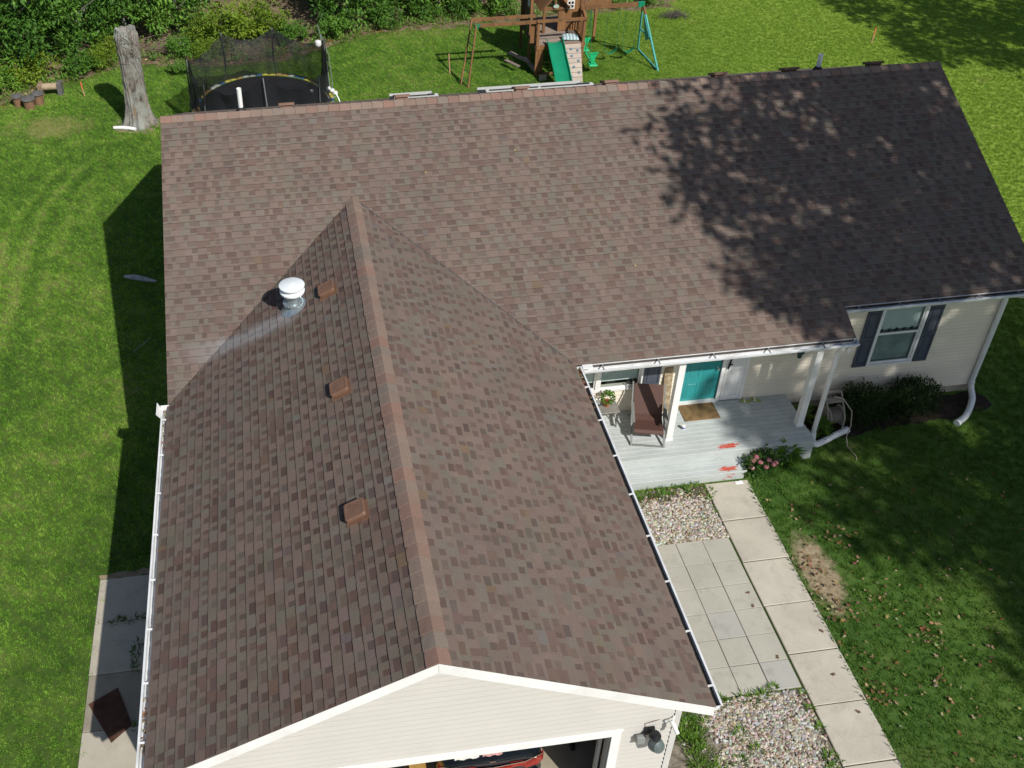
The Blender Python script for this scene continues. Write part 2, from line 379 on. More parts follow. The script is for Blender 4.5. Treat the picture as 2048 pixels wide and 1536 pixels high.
def lay(O, u, v, pieces, umax, vmax, contrast=1.0, keep_near=False, mult=1.0, seed=1):
    r = random.Random(seed)
    O, u, v = Vector(O), Vector(u), Vector(v); n = u.cross(v)
    if n.z < 0: n = -n
    hp = [halfplanes(p) for p in pieces]
    nrow = int(vmax/EXP)+1; zone = {}
    for j in range(nrow):
        v0 = j*EXP; v1 = min(v0+EXP, vmax); uu = -r.uniform(0, 0.4); big = True
        jog = r.uniform(-0.003, 0.003)
        drift = r.random()
        while uu < umax:
            big = not big
            if not big and r.random() < 0.16: big = True
            w = r.choice((0.09, 0.12, 0.15, 0.19, 0.25)) if big else r.choice((0.10, 0.13, 0.15, 0.18, 0.22))
            reg = region(uu*0.9, v0*1.1)
            tone = list(LIGHT[int(min(.999, max(0, reg+r.uniform(-.45, .45)))*len(LIGHT))]); dark = list(r.choice(DARK))
            if r.random() < 0.012: tone = list(r.choice(((0.195, 0.145, 0.100), (0.192, 0.178, 0.155), (0.165, 0.140, 0.128))))
            if r.random() < 0.09: tone = [0.172, 0.124, 0.102]
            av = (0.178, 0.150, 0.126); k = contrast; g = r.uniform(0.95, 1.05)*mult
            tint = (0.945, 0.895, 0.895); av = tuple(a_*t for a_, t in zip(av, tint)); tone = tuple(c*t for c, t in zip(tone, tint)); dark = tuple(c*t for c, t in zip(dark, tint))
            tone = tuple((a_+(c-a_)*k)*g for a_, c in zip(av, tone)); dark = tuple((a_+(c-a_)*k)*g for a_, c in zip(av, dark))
            kd = r.uniform(.45, 1.15); dark = tuple(a_+(b_-a_)*kd for a_, b_ in zip(tone, dark))
            if big: dark = None
            hb = 0.0155 + (0.0060 if big else 0.0) + r.uniform(-.0012, .0018); ht = 0.002
            quad = [(uu, v0+jog), (uu+w, v0+jog+r.uniform(-.0015, .0015)), (uu+w, v1), (uu, v1)]
            for h in hp:
                q = quad
                for ln in h:
                    q = clip(q, ln)
                    if len(q) < 3: break
                if len(q) < 3: continue
                full = len(q) == 4 and abs(sum(a[0]*b[1]-b[0]*a[1] for a, b in zip(q, q[1:]+q[:1]))/2 - w*(v1-v0)) < 2e-3*w
                if keep_near and full and v1-v0 > EXP-1e-6:
                    c = O+u*(uu+w/2)+v*(v0+v1)/2
                    near.append(((c-campos).length/math.sqrt(w), O, u, v, n, uu, w, v0+jog, (tone, dark), hb)); continue
                emit(field, q, O, u, v, n, v0, EXP, hb, ht, (tone, dark))
            uu += w
def emit(mb, q, O, u, v, n, v0, e, hb, ht, tone):
    """one tab: a light tooth, or a recessed gap whose upper part carries the dark shadow band"""
    parts = [(q, tone[0])]
    if tone[1] is not None:
        vs_ = v0+e*.30; parts = [(clip(q, (0, -1, vs_)), tone[0]), (clip(q, (0, 1, -vs_)), tone[1])]
    for q_, c in parts:
        k = len(q_)
        if k < 3: continue
        top = []; bot = []
        for (a, b) in q_:
            t = max(0, min(1, (b-v0)/e)); h = hb+(ht-hb)*t
            base = O+u*a+v*b; top.append(base+n*h); bot.append(base-n*0.003)
        mb.col = c
        mb.add(top+bot, [tuple(range(k))]+[(i, k+i, k+(i+1) % k, (i+1) % k) for i in range(k)])
main_uv = lambda pts: [(x, (y+WF)/cA) for x, y in pts]
lay((0, -WF, ZE), (1, 0, 0), (0, cA, sA), [main_uv([(0, 0), (W2, 0), (W2, YA), (0, -WF)]),
    main_uv([(W2, 0), (XI, 0), (XI, -WF), (2*W2, -WF), (W2, YA)]), main_uv([(XI, 0), (L, 0), (L, YJ), (XI, YJ)])], L, WF/cA, 0.95, mult=1.06, seed=3)
gl = lambda pts: [(y-YF, x/cB) for x, y in pts]
lay((0, YF, ZE), (0, 1, 0), (cB, 0, sB), [gl([(W2, YF), (0, YF), (0, -WF), (W2, YA)])], -YF, W2/cB, 1.2, True, 0.86, seed=5)  # left slope's shingles toned darker, painting in its weaker sunlight
gr = lambda pts: [(y-YF, (2*W2-x)/cB) for x, y in pts]
lay((2*W2, YF, ZE), (0, 1, 0), (-cB, 0, sB), [gr([(W2, YF), (2*W2, YF), (2*W2, -WF), (W2, YA)])], -YF, W2/cB, 1.05, True, 1.02, seed=8)
lay((0, WB, zmain(WB)), (1, 0, 0), (0, -cA, sA), [[(0, 0), (L, 0), (L, WB/cA), (0, WB/cA)]], L, WB/cA, 0.8, seed=9)
near.sort(key=lambda t: t[0])
NIND = 290
tabmesh = {}
def tab_mesh(tone, hb):
    q = 32.0; rd = lambda t: None if t is None else tuple(round(c*q*4)/(q*4) for c in t); key = (rd(tone[0]), rd(tone[1]), round(hb*400))
    if key not in tabmesh:
        m = MB(); emit(m, [(0, 0), (1, 0), (1, EXP), (0, EXP)], Vector((0, 0, 0)), Vector((1, 0, 0)), Vector((0, 1, 0)), Vector((0, 0, 1)), 0, EXP, hb, 0.002, key[:2])
        o = m.build('shingle', M_SHINGLE, None, fix=False); me = o.data; bpy.data.objects.remove(o); tabmesh[key] = me
    return tabmesh[key]
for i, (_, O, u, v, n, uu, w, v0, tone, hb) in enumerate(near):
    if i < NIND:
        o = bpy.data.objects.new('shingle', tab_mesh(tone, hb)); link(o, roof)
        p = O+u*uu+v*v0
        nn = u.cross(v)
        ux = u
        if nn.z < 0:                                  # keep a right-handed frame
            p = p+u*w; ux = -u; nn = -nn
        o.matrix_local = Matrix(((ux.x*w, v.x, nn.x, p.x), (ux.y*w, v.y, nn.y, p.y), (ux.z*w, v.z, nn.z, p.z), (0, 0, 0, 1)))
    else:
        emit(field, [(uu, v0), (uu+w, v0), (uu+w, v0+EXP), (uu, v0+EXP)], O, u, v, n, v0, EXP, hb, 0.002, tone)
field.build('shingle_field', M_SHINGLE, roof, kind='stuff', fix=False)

# ridge caps: one folded cap after another
CAPT = [(0.205, 0.142, 0.113), (0.195, 0.145, 0.117), (0.212, 0.155, 0.124), (0.196, 0.128, 0.101), (0.180, 0.146, 0.120), (0.216, 0.134, 0.105)]
def caps(a, b, sl1, sl2, n1, n2, e=0.265, w=0.19):
    """a to b along the ridge; sl1, sl2 the down-slope unit vectors of both sides"""
    a, b = Vector(a), Vector(b); d = (b-a).normalized(); Ln = (b-a).length
    k = int(Ln/e)+1; t = 0.0
    for i in range(k):
        t0 = i*e; t1 = min(t0+e+0.02, Ln)
        if t1-t0 < 0.05: break
        lo, hi = 0.016, 0.032
        m = MB(); m.col = rnd.choice(CAPT)
        wj = w+rnd.uniform(-.006, .006); vs_ = []
        for (tt, h) in ((t0, hi), (t1, lo)):
            c = a+d*tt; up = Vector((0, 0, 1))
            vs_ += [c+sl1*wj+n1*h*0.8, c+sl1*wj*0.35+n1*h, c+up*(h*1.02), c+sl2*wj*0.35+n2*h, c+sl2*wj+n2*h*0.8]
        vs_ += [p-Vector((0, 0, 0.014)) for p in vs_[:5]]
        m.add(vs_, [(0, 1, 6, 5), (1, 2, 7, 6), (2, 3, 8, 7), (3, 4, 9, 8), (0, 10, 11, 1), (1, 11, 12, 2), (2, 12, 13, 3), (3, 13, 14, 4), (0, 5, 10), (4, 14, 9)])
        m.build('ridge_cap', M_CAP, roof, fix=False)
caps((0.0, 0, ZR+.004), (L, 0, ZR+.004), Vector((0, -cA, -sA)), Vector((0, cA, -sA)), Vector((0, -sA, cA)), Vector((0, sA, cA)))
caps((W2, YF-.01, ZG+.004), (W2, YA+.05, ZG+.004), Vector((-cB, 0, -sB)), Vector((cB, 0, -sB)), Vector((-sB, 0, cB)), Vector((sB, 0, cB)))
# closed-cut valley: a narrow dark line of flashing down the right-hand valley
a = Vector((W2+.12, YA-.118, ZG-SG*.12+.016)); b = Vector((2*W2-.06, -WF+.06, ZE+SG*.06+.016))
MB().bar(a, b, 0.024, 0.016).build('valley_flashing', M_FLASH, roof)

# box vents, flue and pipes standing on the roof
def box_vent(c, sl, name='roof_vent', w=0.36):
    """low brown hood on the slope; c foot on the slope, sl the down-slope unit vector"""
    sl = Vector(sl); al = Vector((0, 1, 0)) if abs(sl.y) < .1 else Vector((1, 0, 0)); n = al.cross(sl)
    if n.z < 0: n = -n
    P = lambda a_, b_, h: Vector(c)+al*a_+sl*b_+n*h
    m = MB(); h = w/2
    f = h+0.025; m.add([P(-f, -f, .022), P(f, -f, .022), P(f, f, .022), P(-f, f, .022), P(-f, -f, .01), P(f, -f, .01), P(f, f, .01), P(-f, f, .01)], [(0, 1, 2, 3), (0, 1, 5, 4), (1, 2, 6, 5), (2, 3, 7, 6), (3, 0, 4, 7)])
    g = h*0.72; m.add([P(-g, -g, .02), P(g, -g, .02), P(g, g, .02), P(-g, g, .02), P(-g, -g, .1), P(g, -g, .1), P(g, g, .1), P(-g, g, .1)], [(0, 1, 5, 4), (1, 2, 6, 5), (2, 3, 7, 6), (3, 0, 4, 7)])
    def ring(s_, z, ch): return [P(-s_+ch, -s_, z), P(s_-ch, -s_, z), P(s_, -s_+ch, z), P(s_, s_-ch, z), P(s_-ch, s_, z), P(-s_+ch, s_, z), P(-s_, s_-ch, z), P(-s_, -s_+ch, z)]
    rr = ring(h, .075, .03)+ring(h, .125, .03)+ring(h*.95, .140, .03)+ring(h*.80, .142, .03)+ring(h*.77, .136, .03)+[P(-.008, -.03, .139), P(.008, -.03, .139), P(.008, .03, .139), P(-.008, .03, .139)]
    fs = [(8*q+i, 8*q+(i+1) % 8, 8*(q+1)+(i+1) % 8, 8*(q+1)+i) for q in range(4) for i in range(8)]+[tuple(range(32, 40)), tuple(range(7, -1, -1)), (40, 41, 42, 43)]
    m.add(rr, fs); return m.build(name, M_BRVENT, roof)
for y in (-5.43, -8.52, -11.53): box_vent((3.47, y, ZE+SG*3.47), (-cB, 0, -sB))
for x in (2.98, 5.82, 8.84, 11.13, 14.0, 15.9, 18.2): box_vent((x, 0.52, zmain(.52)), (0, cA, -sA), w=0.40)
def rflue():
    c = Vector((2.73, -5.38, ZE+SG*2.73)); m = MB()
    t = Matrix.Rotation(math.atan(SG), 3, 'Y').inverted()
    m.mi = 1; m.lathe([(0.30, .012), (0.27, .03), (0.19, .06), (0.17, .09)], c, 20, t)
    m.lathe([(0.145, .0), (0.145, .42)], c, 20)
    m.lathe([(0.15, .16), (0.215, .13), (0.215, .115), (0.15, .15)], c, 24)
    for i in range(20):
        a_ = i*2*math.pi/20; p = c+Vector((math.cos(a_)*.205, math.sin(a_)*.205, .135)); m.bar(p, p+Vector((0, 0, .035)), .018, .012)
    m.mi = 0; m.lathe([(0.15, .40), (0.255, .40), (0.262, .44), (0.20, .485), (0.20, .53), (0.262, .545), (0.268, .575), (0.20, .605), (0.0, .625)], c, 28)
    return m.build('flue_cap', [M_FLUE, M_GALV], roof, smooth=True)
rflue()
for (x, y, h) in ((1.88, 0.50, 0.62), (16.66, 0.50, 0.46)):
    m = MB(); z = zmain(y); m.mi = 0
    m.lathe([(0.058, -.05), (0.058, h), (0.048, h), (0.048, h-.08)], (x, y, z), 16); m.mi = 1; m.lathe([(0.14, .0), (0.12, .05), (0.075, .12), (0.062, .13)], (x, y, z), 16)
    m.build('vent_pipe', [M_PVC, M_RUBBER], roof, smooth=True)
# skylights low on the back slope, their curbs just showing over the ridge
def skylight(x0, x1, ya, yb, bars):
    n = Vector((0, sA, cA)); sl = Vector((0, cA, -sA))
    P = lambda x, d, h: Vector((x, 0, ZR))+sl*d+n*h
    d0, d1 = ya/cA, yb/cA; t = 0.09
    fr = MB(); H0, H1 = -0.02, 0.17
    def blk(xa, xb, da, db, ha, hb): fr.add([P(xa, da, ha), P(xb, da, ha), P(xb, db, ha), P(xa, db, ha), P(xa, da, hb), P(xb, da, hb), P(xb, db, hb), P(xa, db, hb)], [(0, 3, 2, 1), (4, 5, 6, 7), (0, 1, 5, 4), (1, 2, 6, 5), (2, 3, 7, 6), (3, 0, 4, 7)])
    blk(x0, x1, d0, d0+t, H0, .055); blk(x0, x1, d1-t, d1, .085, .165); blk(x0, x0+t, d0+t, d1-t, H0, .10); blk(x1-t, x1, d0+t, d1-t, H0, .10)
    for b in bars: blk(b-.04, b+.04, d0+t, d1-t, H0, .085)
    s = fr.build('skylight', M_GALV2, roof)
    g = MB(); q = [P(x0+t, d1-t-.02, -.02), P(x1-t, d1-t-.02, -.02), P(x1-t, d1-.01, -.02), P(x0+t, d1-.01, -.02)]; g.add(q+[p+n*.104 for p in q], [(0, 3, 2, 1), (4, 5, 6, 7), (0, 1, 5, 4), (1, 2, 6, 5), (2, 3, 7, 6), (3, 0, 4, 7)]); g.build('skylight_dark_strip', M_RUBBER, s)  # black block added to paint the dark band of the glass
    g = MB(); g.add([P(x0+t, d0+t, .04), P(x1-t, d0+t, .04), P(x1-t, d1-t-.03, .04), P(x0+t, d1-t-.03, .04)], [(0, 1, 2, 3)])
    g.build('skylight_glass', M_RUBBER, s, fix=False)
    return s
M_GALV2 = simple('pale_grey_metal', (0.36, 0.37, 0.36), 0.45, 0.08, 4.0, bs=0.0)
skylight(5.86, 7.05, 2.3, 3.5, []); skylight(8.42, 11.42, 2.6, 3.9, [9.92])

# ---- white trim, fascia and gutters
def rake(a, b, h, t, name='rake_trim'):
    a, b = Vector(a), Vector(b)
    m = MB(); m.prism([a+Vector((0, 0, .006)), b+Vector((0, 0, .006)), b-Vector((0, 0, h)), a-Vector((0, 0, h))], t)
    return m.build(name, M_WHITE, house)
rake((W2, YF, ZG-.004), (2*W2-.01, YF, ZE-.004), .215, (0, .03, 0)); rake((W2, YF, ZG-.004), (0.01, YF, ZE-.004), .215, (0, .03, 0))
m = MB(); m.box(W2-.004, W2+.004, YF-.004, YF, ZG-.21, ZG-.01); m.build('trim_seam', M_TRIMV, house)
rake((0.0, 0, ZR-.01), (0.0, -WF, ZE-.01), .2, (.025, 0, 0)); rake((L-.025, 0, ZR-.01), (L-.025, YJ, zmain(YJ)-.01), .2, (.025, 0, 0))
rake((0.0, 0, ZR-.01), (0.0, WB, zmain(WB)-.01), .2, (.025, 0, 0)); rake((L-.025, 0, ZR-.01), (L-.025, WB, zmain(WB)-.01), .2, (.025, 0, 0))
rake((XI-.025, YJ, zmain(YJ)-.015), (XI-.025, -WF, ZE-.015), .17, (.02, 0, 0))
m = MB(); m.box(2*W2, XI-.03, -WF+.03, -WF+.055, ZE-.2, ZE-.02); m.box(XI, L-.03, YJ+.03, YJ+.055, zmain(YJ)-.2, zmain(YJ)-.02); m.build('fascia', M_WHITE, house)
m = MB(); m.box(2*W2-.055, 2*W2-.03, YF+.03, -WF+.03, ZE-.2, ZE-.02); m.box(0.03, .055, YF+.03, -WF, ZE-.2, ZE-.02); m.build('fascia', M_WHITE, house)
# soffits
m = MB()
m.add([(GXR, -WF+.06, ZE-.2), (XI-.03, -WF+.06, ZE-.2), (XI-.03, YW, ZE-.16+.3), (GXR, YW, ZE-.16+.3)], [(0, 1, 2, 3)])
m.add([(XI-.02, YJ+.06, zmain(YJ)-.2), (L-.03, YJ+.06, zmain(YJ)-.2), (L-.03, YW, zmain(YJ)-.2), (XI-.02, YW, zmain(YJ)-.2)], [(0, 1, 2, 3)])
m.build('soffit', M_WHITE, house, fix=False)
m = MB()
for s_ in (-1, 1):
    m.add([(W2, YF+.03, ZG-.2), (W2+s_*(W2-.03), YF+.03, ZE-.2), (W2+s_*(W2-.03), GY, ZE-.2), (W2, GY, ZG-.2)], [(0, 1, 2, 3)])
m.build('soffit', M_WHITE, house, fix=False)

def gutter(a, b, out, hang, liner=None, mat=None, w=1.0, drop=0.0):
    a, b, out = Vector(a), Vector(b), Vector(out)
    prof = [(0, 0), (0, -.12-drop), (.085, -.12-drop), (.118, -.075-drop), (.124, -.012-drop), (.15, -.012-drop), (.15, .006-drop), (.116, .006-drop), (.110, -.070-drop), (.080, -.112-drop), (.007, -.112-drop), (.007, 0)]
    prof = [(p*w, q) for p, q in prof]
    m = MB(); m.prism([a+out*p+Vector((0, 0, q)) for p, q in prof], b-a)
    d = (b-a).normalized()
    for e, s_ in ((a, 1), (b, -1)):                     # end caps
        m.prism([e+out*p*w+Vector((0, 0, q-(drop if p > .1 else 0)-(drop if q < -.1 and p < .1 else 0))) for p, q in ((0, 0), (0, -.12), (.085, -.12), (.118, -.075), (.124, 0))], d*s_*0.006)
    g = m.build('gutter', mat or M_GUTTER, house)
    de = MB(); de.prism([a+out*.0+Vector((0, 0, .004)), a+out*.034+Vector((0, 0, .002)), a+out*.034+Vector((0, 0, -.01)), a+out*.012+Vector((0, 0, -.01))], b-a); de.build('drip_edge', M_GUTTER, g)
    Ln = (b-a).length; n = max(2, round(Ln/hang))
    for i in range(n):
        c = a+d*(Ln*(i+.35)/n)
        h = MB(); h.bar(c+out*.0+Vector((0, 0, -.01)), c+out*.14*w+Vector((0, 0, .002-drop)), .03, .012); h.bar(c+out*.015+Vector((0, 0, -.05)), c+out*.10*w+Vector((0, 0, -drop)), .02, .008)
        h.build('gutter_hanger', M_HANG if drop else M_WHITE, g)
    if liner:
        s_ = MB()
        s_.prism([a+d*.02+out*.01+Vector((0, 0, liner-drop)), a+d*.02+out*.100*w+Vector((0, 0, liner-drop)), a+d*.02+out*.08*w+Vector((0, 0, -.1115-drop)), a+d*.02+out*.01+Vector((0, 0, -.1115-drop))], (b-a)-d*.04)
        s_.build('gutter_sludge_shade', M_SLUDGE_SHADE, g)  # sludge in the garage gutter, painted shade in the right main one
    return g
M_HANG = simple('dull_hanger', (0.22, 0.22, 0.22), 0.5, 0.2)
gutter((2*W2-.02, YF+.03, ZE-.02), (2*W2-.02, -WF-.02, ZE-.02), (1, 0, 0), 0.98, -.055)
gutter((0.02, -WF-.02, ZE-.02), (0.02, YF+.03, ZE-.02), (-1, 0, 0), 1.0)
gutter((2*W2+.16, -WF+.03, ZE-.02), (XI+.03, -WF+.03, ZE-.02), (0, -1, 0), 1.25, w=1.3, drop=.05)
gutter((XI+.0, YJ+.03, zmain(YJ)-.02), (L-.0, YJ+.03, zmain(YJ)-.02), (0, -1, 0), 0.92, -.085, w=1.15, drop=.03)  # black filling here paints the shade inside the trough
gutter((0.05, WB-.02, zmain(WB)-.05), (L-.05, WB-.02, zmain(WB)-.05), (0, 1, 0), 2.2)
m = MB(); m.box(2*W2+.14, 2*W2+.36, -WF-.115, -WF+.03, ZE-.03, ZE+.004); m.build('gutter_corner_cover', M_WHITE, house)
# splash guard at the head of the left gutter
m = MB(); m.prism([(-.13, -WF-.02, ZE-.03), (-.13, -WF-.32, ZE-.03), (-.20, -WF-.34, ZE+.10), (-.20, -WF+.02, ZE+.10)], (-.008, 0, 0)); m.box(-.14, .03, -WF-.03, -WF-.02, ZE-.06, ZE+.05)
m.build('splash_guard', M_WHITE, house)

# ---- downspouts
def pipe(name, pts, w, d, mat, parent, up=(0, 1, 0)):
    m = MB(); m.tube(pts, w, 8); return m.build(name, mat, parent, smooth=True)
ds = MB(); ds.tube([(L-.12, YJ-.05, zmain(YJ)-.13), (L-.12, YJ-.05, zmain(YJ)-.22), (L-.05, YJ+.12, zmain(YJ)-.36), (XR-.06, YW-.08, 3.10), (XR-.06, YW-.08, 2.95), (XR-.06, YW-.08, .34)], [.052, .052, .055, .06, .062, .062], 8)
ds.build('downspout', M_WHITE, house)
def flex(name, pts, r, parent):
    """ribbed drain hose through the points"""
    P = [Vector(p) for p in pts]; fine = []
    for i in range(len(P)-1):
        p0, p1, p2, p3 = P[max(i-1, 0)], P[i], P[i+1], P[min(i+2, len(P)-1)]
        for k in range(10):
            t = k/10; fine.append(0.5*((2*p1)+(p2-p0)*t+(2*p0-5*p1+4*p2-p3)*t*t+(3*p1-p0-3*p2+p3)*t**3))
    fine.append(P[-1]); m = MB(); m.tube(fine, [r*(1.0 if i % 2 else 0.93) for i in range(len(fine))], 12)
    q = P[-1]; d = (P[-1]-P[-2]).normalized(); m.tube([q-d*.02, q+d*.05], [r*1.08, r*1.08], 12)
    return m.build(name, M_PVC, parent, smooth=True)
flex('downspout_extension', [(XR-.06, YW-.08, .40), (XR-.04, YW-.10, .22), (19.22, -5.72, .12), (18.95, -6.05, .085), (18.70, -6.28, .08), (18.42, -6.44, .08)], .078, house)
ds = MB(); ds.tube([(14.62, -WF-.04, ZE-.13), (14.62, -WF-.04, ZE-.25), (14.60, -6.56, ZE-.45), (14.60, -6.56, .32)], [.05, .05, .056, .056], 8); ds.build('downspout', M_WHITE, house)
flex('downspout_extension', [(14.60, -6.56, .40), (14.60, -6.60, .20), (14.68, -6.66, .11), (14.95, -6.56, .09), (15.30, -6.42, .09), (15.62, -6.30, .09)], .08, house)

# ---- openings
def window(x0, x1, z0, z1, rails=(), mull=(), blind=None, name='window'):
    f = 0.065; m = MB(); y0, y1 = YW-.035, YW+.05
    m.box(x0-f, x0, y0, y1, z0-f, z1+f); m.box(x1, x1+f, y0, y1, z0-f, z1+f); m.box(x0, x1, y0, y1, z1, z1+f); m.box(x0, x1, y0-.015, y1, z0-f, z0)
    w = m.build(name, M_WHITE, house)
    xs = [x0]+list(mull)+[x1]; zs = [z0]+list(rails)+[z1]
    for i, (a, b) in enumerate(zip(xs, xs[1:])):
        if i: MB().box(a-.05, a+.05, y0-.004, y1-.01, z0, z1).build('mullion', M_WHITE, w)
        for j, (c, d) in enumerate(zip(zs, zs[1:])):
            t = 0.035; a0 = a+(.05 if i else 0); b0 = b-(.05 if b != x1 else 0); yy = YW+.0 - (.012 if j else 0)
            s = MB(); s.box(a0, a0+t, yy, yy+.035, c, d); s.box(b0-t, b0, yy, yy+.035, c, d); s.box(a0+t, b0-t, yy, yy+.035, c, c+t); s.box(a0+t, b0-t, yy, yy+.035, d-t, d)
            s.build('sash', M_WHITE, w)
            MB().add([(a0+t, yy+.016, c+t), (b0-t, yy+.016, c+t), (b0-t, yy+.016, d-t), (a0+t, yy+.016, d-t)], [(0, 1, 2, 3)]).build('pane', M_GLASS, w, fix=False)
    if blind:
        z = blind[0]
        b_ = MB()
        while z < blind[1]:
            b_.add([(x0+.04, YW+.045, z), (x1-.04, YW+.045, z), (x1-.04, YW+.062, z+.034), (x0+.04, YW+.062, z+.034)], [(0, 1, 2, 3)]); z += .036
        b_.build('blind', M_BLIND, w, fix=False, kind='stuff')
    return w
wr = window(*RWIN, rails=(2.17,), blind=(2.27, 2.92))
MB().box(RWIN[0]+.02, RWIN[1]-.02, YW+.085, YW+.09, RWIN[2], RWIN[3]).build('curtain', M_CURT, wr)
wb = window(*BAYWIN, rails=(), mull=(9.60,), blind=(1.52, 2.73))
m = MB(); m.box(XL+.2, XR-.2, YW+1.0, YW+1.04, .3, 3.2); m.build('interior_partition', M_INNER, house)
# little pots on the inner sill of the right-hand window
for i in range(5):
    x = RWIN[0]+.12+i*.19; m = MB(); m.lathe([(.03, 0), (.045, .08)], (x, YW+.07, 2.20), 8)
    for k in range(14):
        a_ = rnd.uniform(0, 6.28); r_ = rnd.uniform(.01, .07); p = Vector((x+math.cos(a_)*r_, YW+.07+math.sin(a_)*.02, 2.26+rnd.uniform(0, .1)))
        m.add([p+Vector((rnd.uniform(-.03, .03), rnd.uniform(-.01, .01), rnd.uniform(-.03, .03))) for _ in range(3)], [(0, 1, 2)])
    m.build('sill_plant', simple('sill_plant', (.05, .06, .045), .8) if i == 0 else bpy.data.materials['sill_plant'], wr, fix=False)
def shutter(x0, x1, z0, z1):
    m = MB(); y = YW-.02
    m.box(x0, x1, y-.018, y, z0, z1)
    t = .05; zm = (z0+z1)/2
    for (a, b, c, d) in ((x0, x0+t, z0, z1), (x1-t, x1, z0, z1), (x0+t, x1-t, z0, z0+.09), (x0+t, x1-t, z1-.09, z1), (x0+t, x1-t, zm-.05, zm+.05)): m.box(a, b, y-.036, y-.018, c, d)
    for (c, d) in ((z0+.12, zm-.08), (zm+.08, z1-.12)): m.bbox(x0+t+.025, x1-t-.025, y-.03, y-.018, c, d, .004)
    return m.build('shutter', M_SHUT, house)
shutter(15.94, 16.29, 1.24, 2.98); shutter(17.50, 17.84, 1.24, 2.98); shutter(10.71, 11.10, 1.30, 2.82)
# front door with frame, panels and handle
x0, x1, z0, z1 = DOOR
m = MB(); m.box(x0-.09, x0, YW-.03, YW+.15, z0-.02, z1+.09); m.box(x1, x1+.09, YW-.03, YW+.15, z0-.02, z1+.09); m.box(x0, x1, YW-.03, YW+.15, z1, z1+.09); m.box(x0-.02, x1+.02, YW-.06, YW+.15, z0-.03, z0+.03)
dfr = m.build('door_frame', M_WHITE, house)
m = MB(); y = YW+.03; m.box(x0, x1, y, y+.045, z0+.03, z1)
for (a, b) in ((.10, .42), (.50, .82)):
    for (c, d) in ((.12, .62), (.72, 1.42), (1.52, 1.92)):
        X0, X1, Z0, Z1 = x0+a, x0+b, z0+c, z0+d
        m.box(X0, X1, y-.007, y, Z0, Z0+.03); m.box(X0, X1, y-.007, y, Z1-.03, Z1); m.box(X0, X0+.03, y-.007, y, Z0+.03, Z1-.03); m.box(X1-.03, X1, y-.007, y, Z0+.03, Z1-.03)
        m.bbox(X0+.06, X1-.06, y-.006, y, Z0+.06, Z1-.06, .004)
door = m.build('front_door', M_TEAL, house)
m = MB(); m.lathe([(.03, -.01), (.032, .0), (.012, .01), (.012, .04), (.028, .05), (.026, .075), (0, .08)], (0, 0, 0), 12, Matrix.Rotation(R(90), 3, 'X'))
m.v = [tuple(Vector(p)+Vector((x1-.08, y, z0+1.0))) for p in m.v]; m.build('door_knob', M_GALV, door, smooth=True)
x0, x1, z0, z1 = SIDE
m = MB(); m.box(x0, x1, YW-.032, YW-.003, z0, z1); m.box(x0+.07, x1-.07, YW-.042, YW-.032, z0+.10, z0+.14); m.box(x0+.07, x1-.07, YW-.042, YW-.032, z1-.14, z1-.10); m.box(x0+.07, x0+.10, YW-.042, YW-.032, z0+.14, z1-.14); m.box(x1-.10, x1-.07, YW-.042, YW-.032, z0+.14, z1-.14)
m.box(x1, x1+.07, YW-.05, YW, z0-.02, z1+.08)
sl = m.build('side_panel', M_WHITE, house)
m = MB(); m.bar((x0+.03, YW-.07, 1.62), (x0+.07, YW-.07, 1.92), .03, .03); m.bar((x0+.03, YW-.05, 1.72), (x0+.13, YW-.06, 1.74), .025, .025); m.build('latch', M_DARKM, sl)
# porch posts
for x in (11.07, 14.26):
    m = MB(); m.box(x-.075, x+.075, -6.475, -6.325, DK+.004, 3.12); m.box(x-.09, x+.09, -6.49, -6.31, DK+.004, DK+.05); m.build('porch_post', M_WHITE, house)
MB().box(GXR+.05, 14.4, -6.46, -6.34, 3.0, 3.2).build('porch_beam', M_WHITE, house)
m = MB(); m.box(14.70, 14.78, -6.72, -6.66, 2.96, 3.1); m.build('gutter_outlet', M_WHITE, house)
# garage door frame
m = MB(); a, b, _, t = GD
m.box(b, b+.15, GY-.035, GY+.02, 0, t+.14); m.box(a-.15, a, GY-.035, GY+.02, 0, t+.14); m.box(a, b, GY-.035, GY+.02, t, t+.14); m.box(a-.17, b+.17, GY-.045, GY-.0, t+.14, t+.165)
m.build('garage_door_trim', M_WHITE, house)
m = MB(); m.box(b-.02, b, GY+.02, GY+.16, 0, t); m.box(a, a+.02, GY+.02, GY+.16, 0, t); m.box(a, b, GY+.02, GY+.16, t-.02, t); m.build('garage_door_jamb', M_GALV2, house)
m = MB(); m.box(b-.10, b-.05, GY+.18, GY+.26, 0, 2.3); m.build('door_track', M_GALV2, house)
# caged floodlight with its wire, and a small white camera on the gable
fl = MB(); x, z = 7.72, 2.46
fl.box(x-.10, x+.06, GY-.06, GY-.02, z-.06, z+.10); fl.tube([(x, GY-.05, z+.06), (x+.03, GY-.16, z+.08)], .05, 10); fl.lathe([(.09, 0), (.10, .05), (.06, .11), (0, .12)], (x+.02, GY-.17, z+.04), 12)
fo = fl.build('floodlight', M_DARKM, house, smooth=True)
m = MB(); c = Vector((x+.06, GY-.20, z-.14)); t_ = Matrix.Rotation(R(62), 3, 'X') @ Matrix.Rotation(R(15), 3, 'Y')
m.lathe([(.03, .12), (.10, .09), (.125, 0), (.125, -.05), (.118, -.05), (.118, -.0)], c, 18, t_)
for i in range(6):
    a_ = i*math.pi/3; p = [c+t_ @ Vector((math.cos(a_)*.12*k, math.sin(a_)*.12*k, -.05-.07*(1-k*k))) for k in (1, .7, .35, 0)]; m.tube(p, .006, 5)
m.build('lamp_cage', simple('grey_green_enamel', (.10, .125, .125), .35, .1), fo, smooth=True)
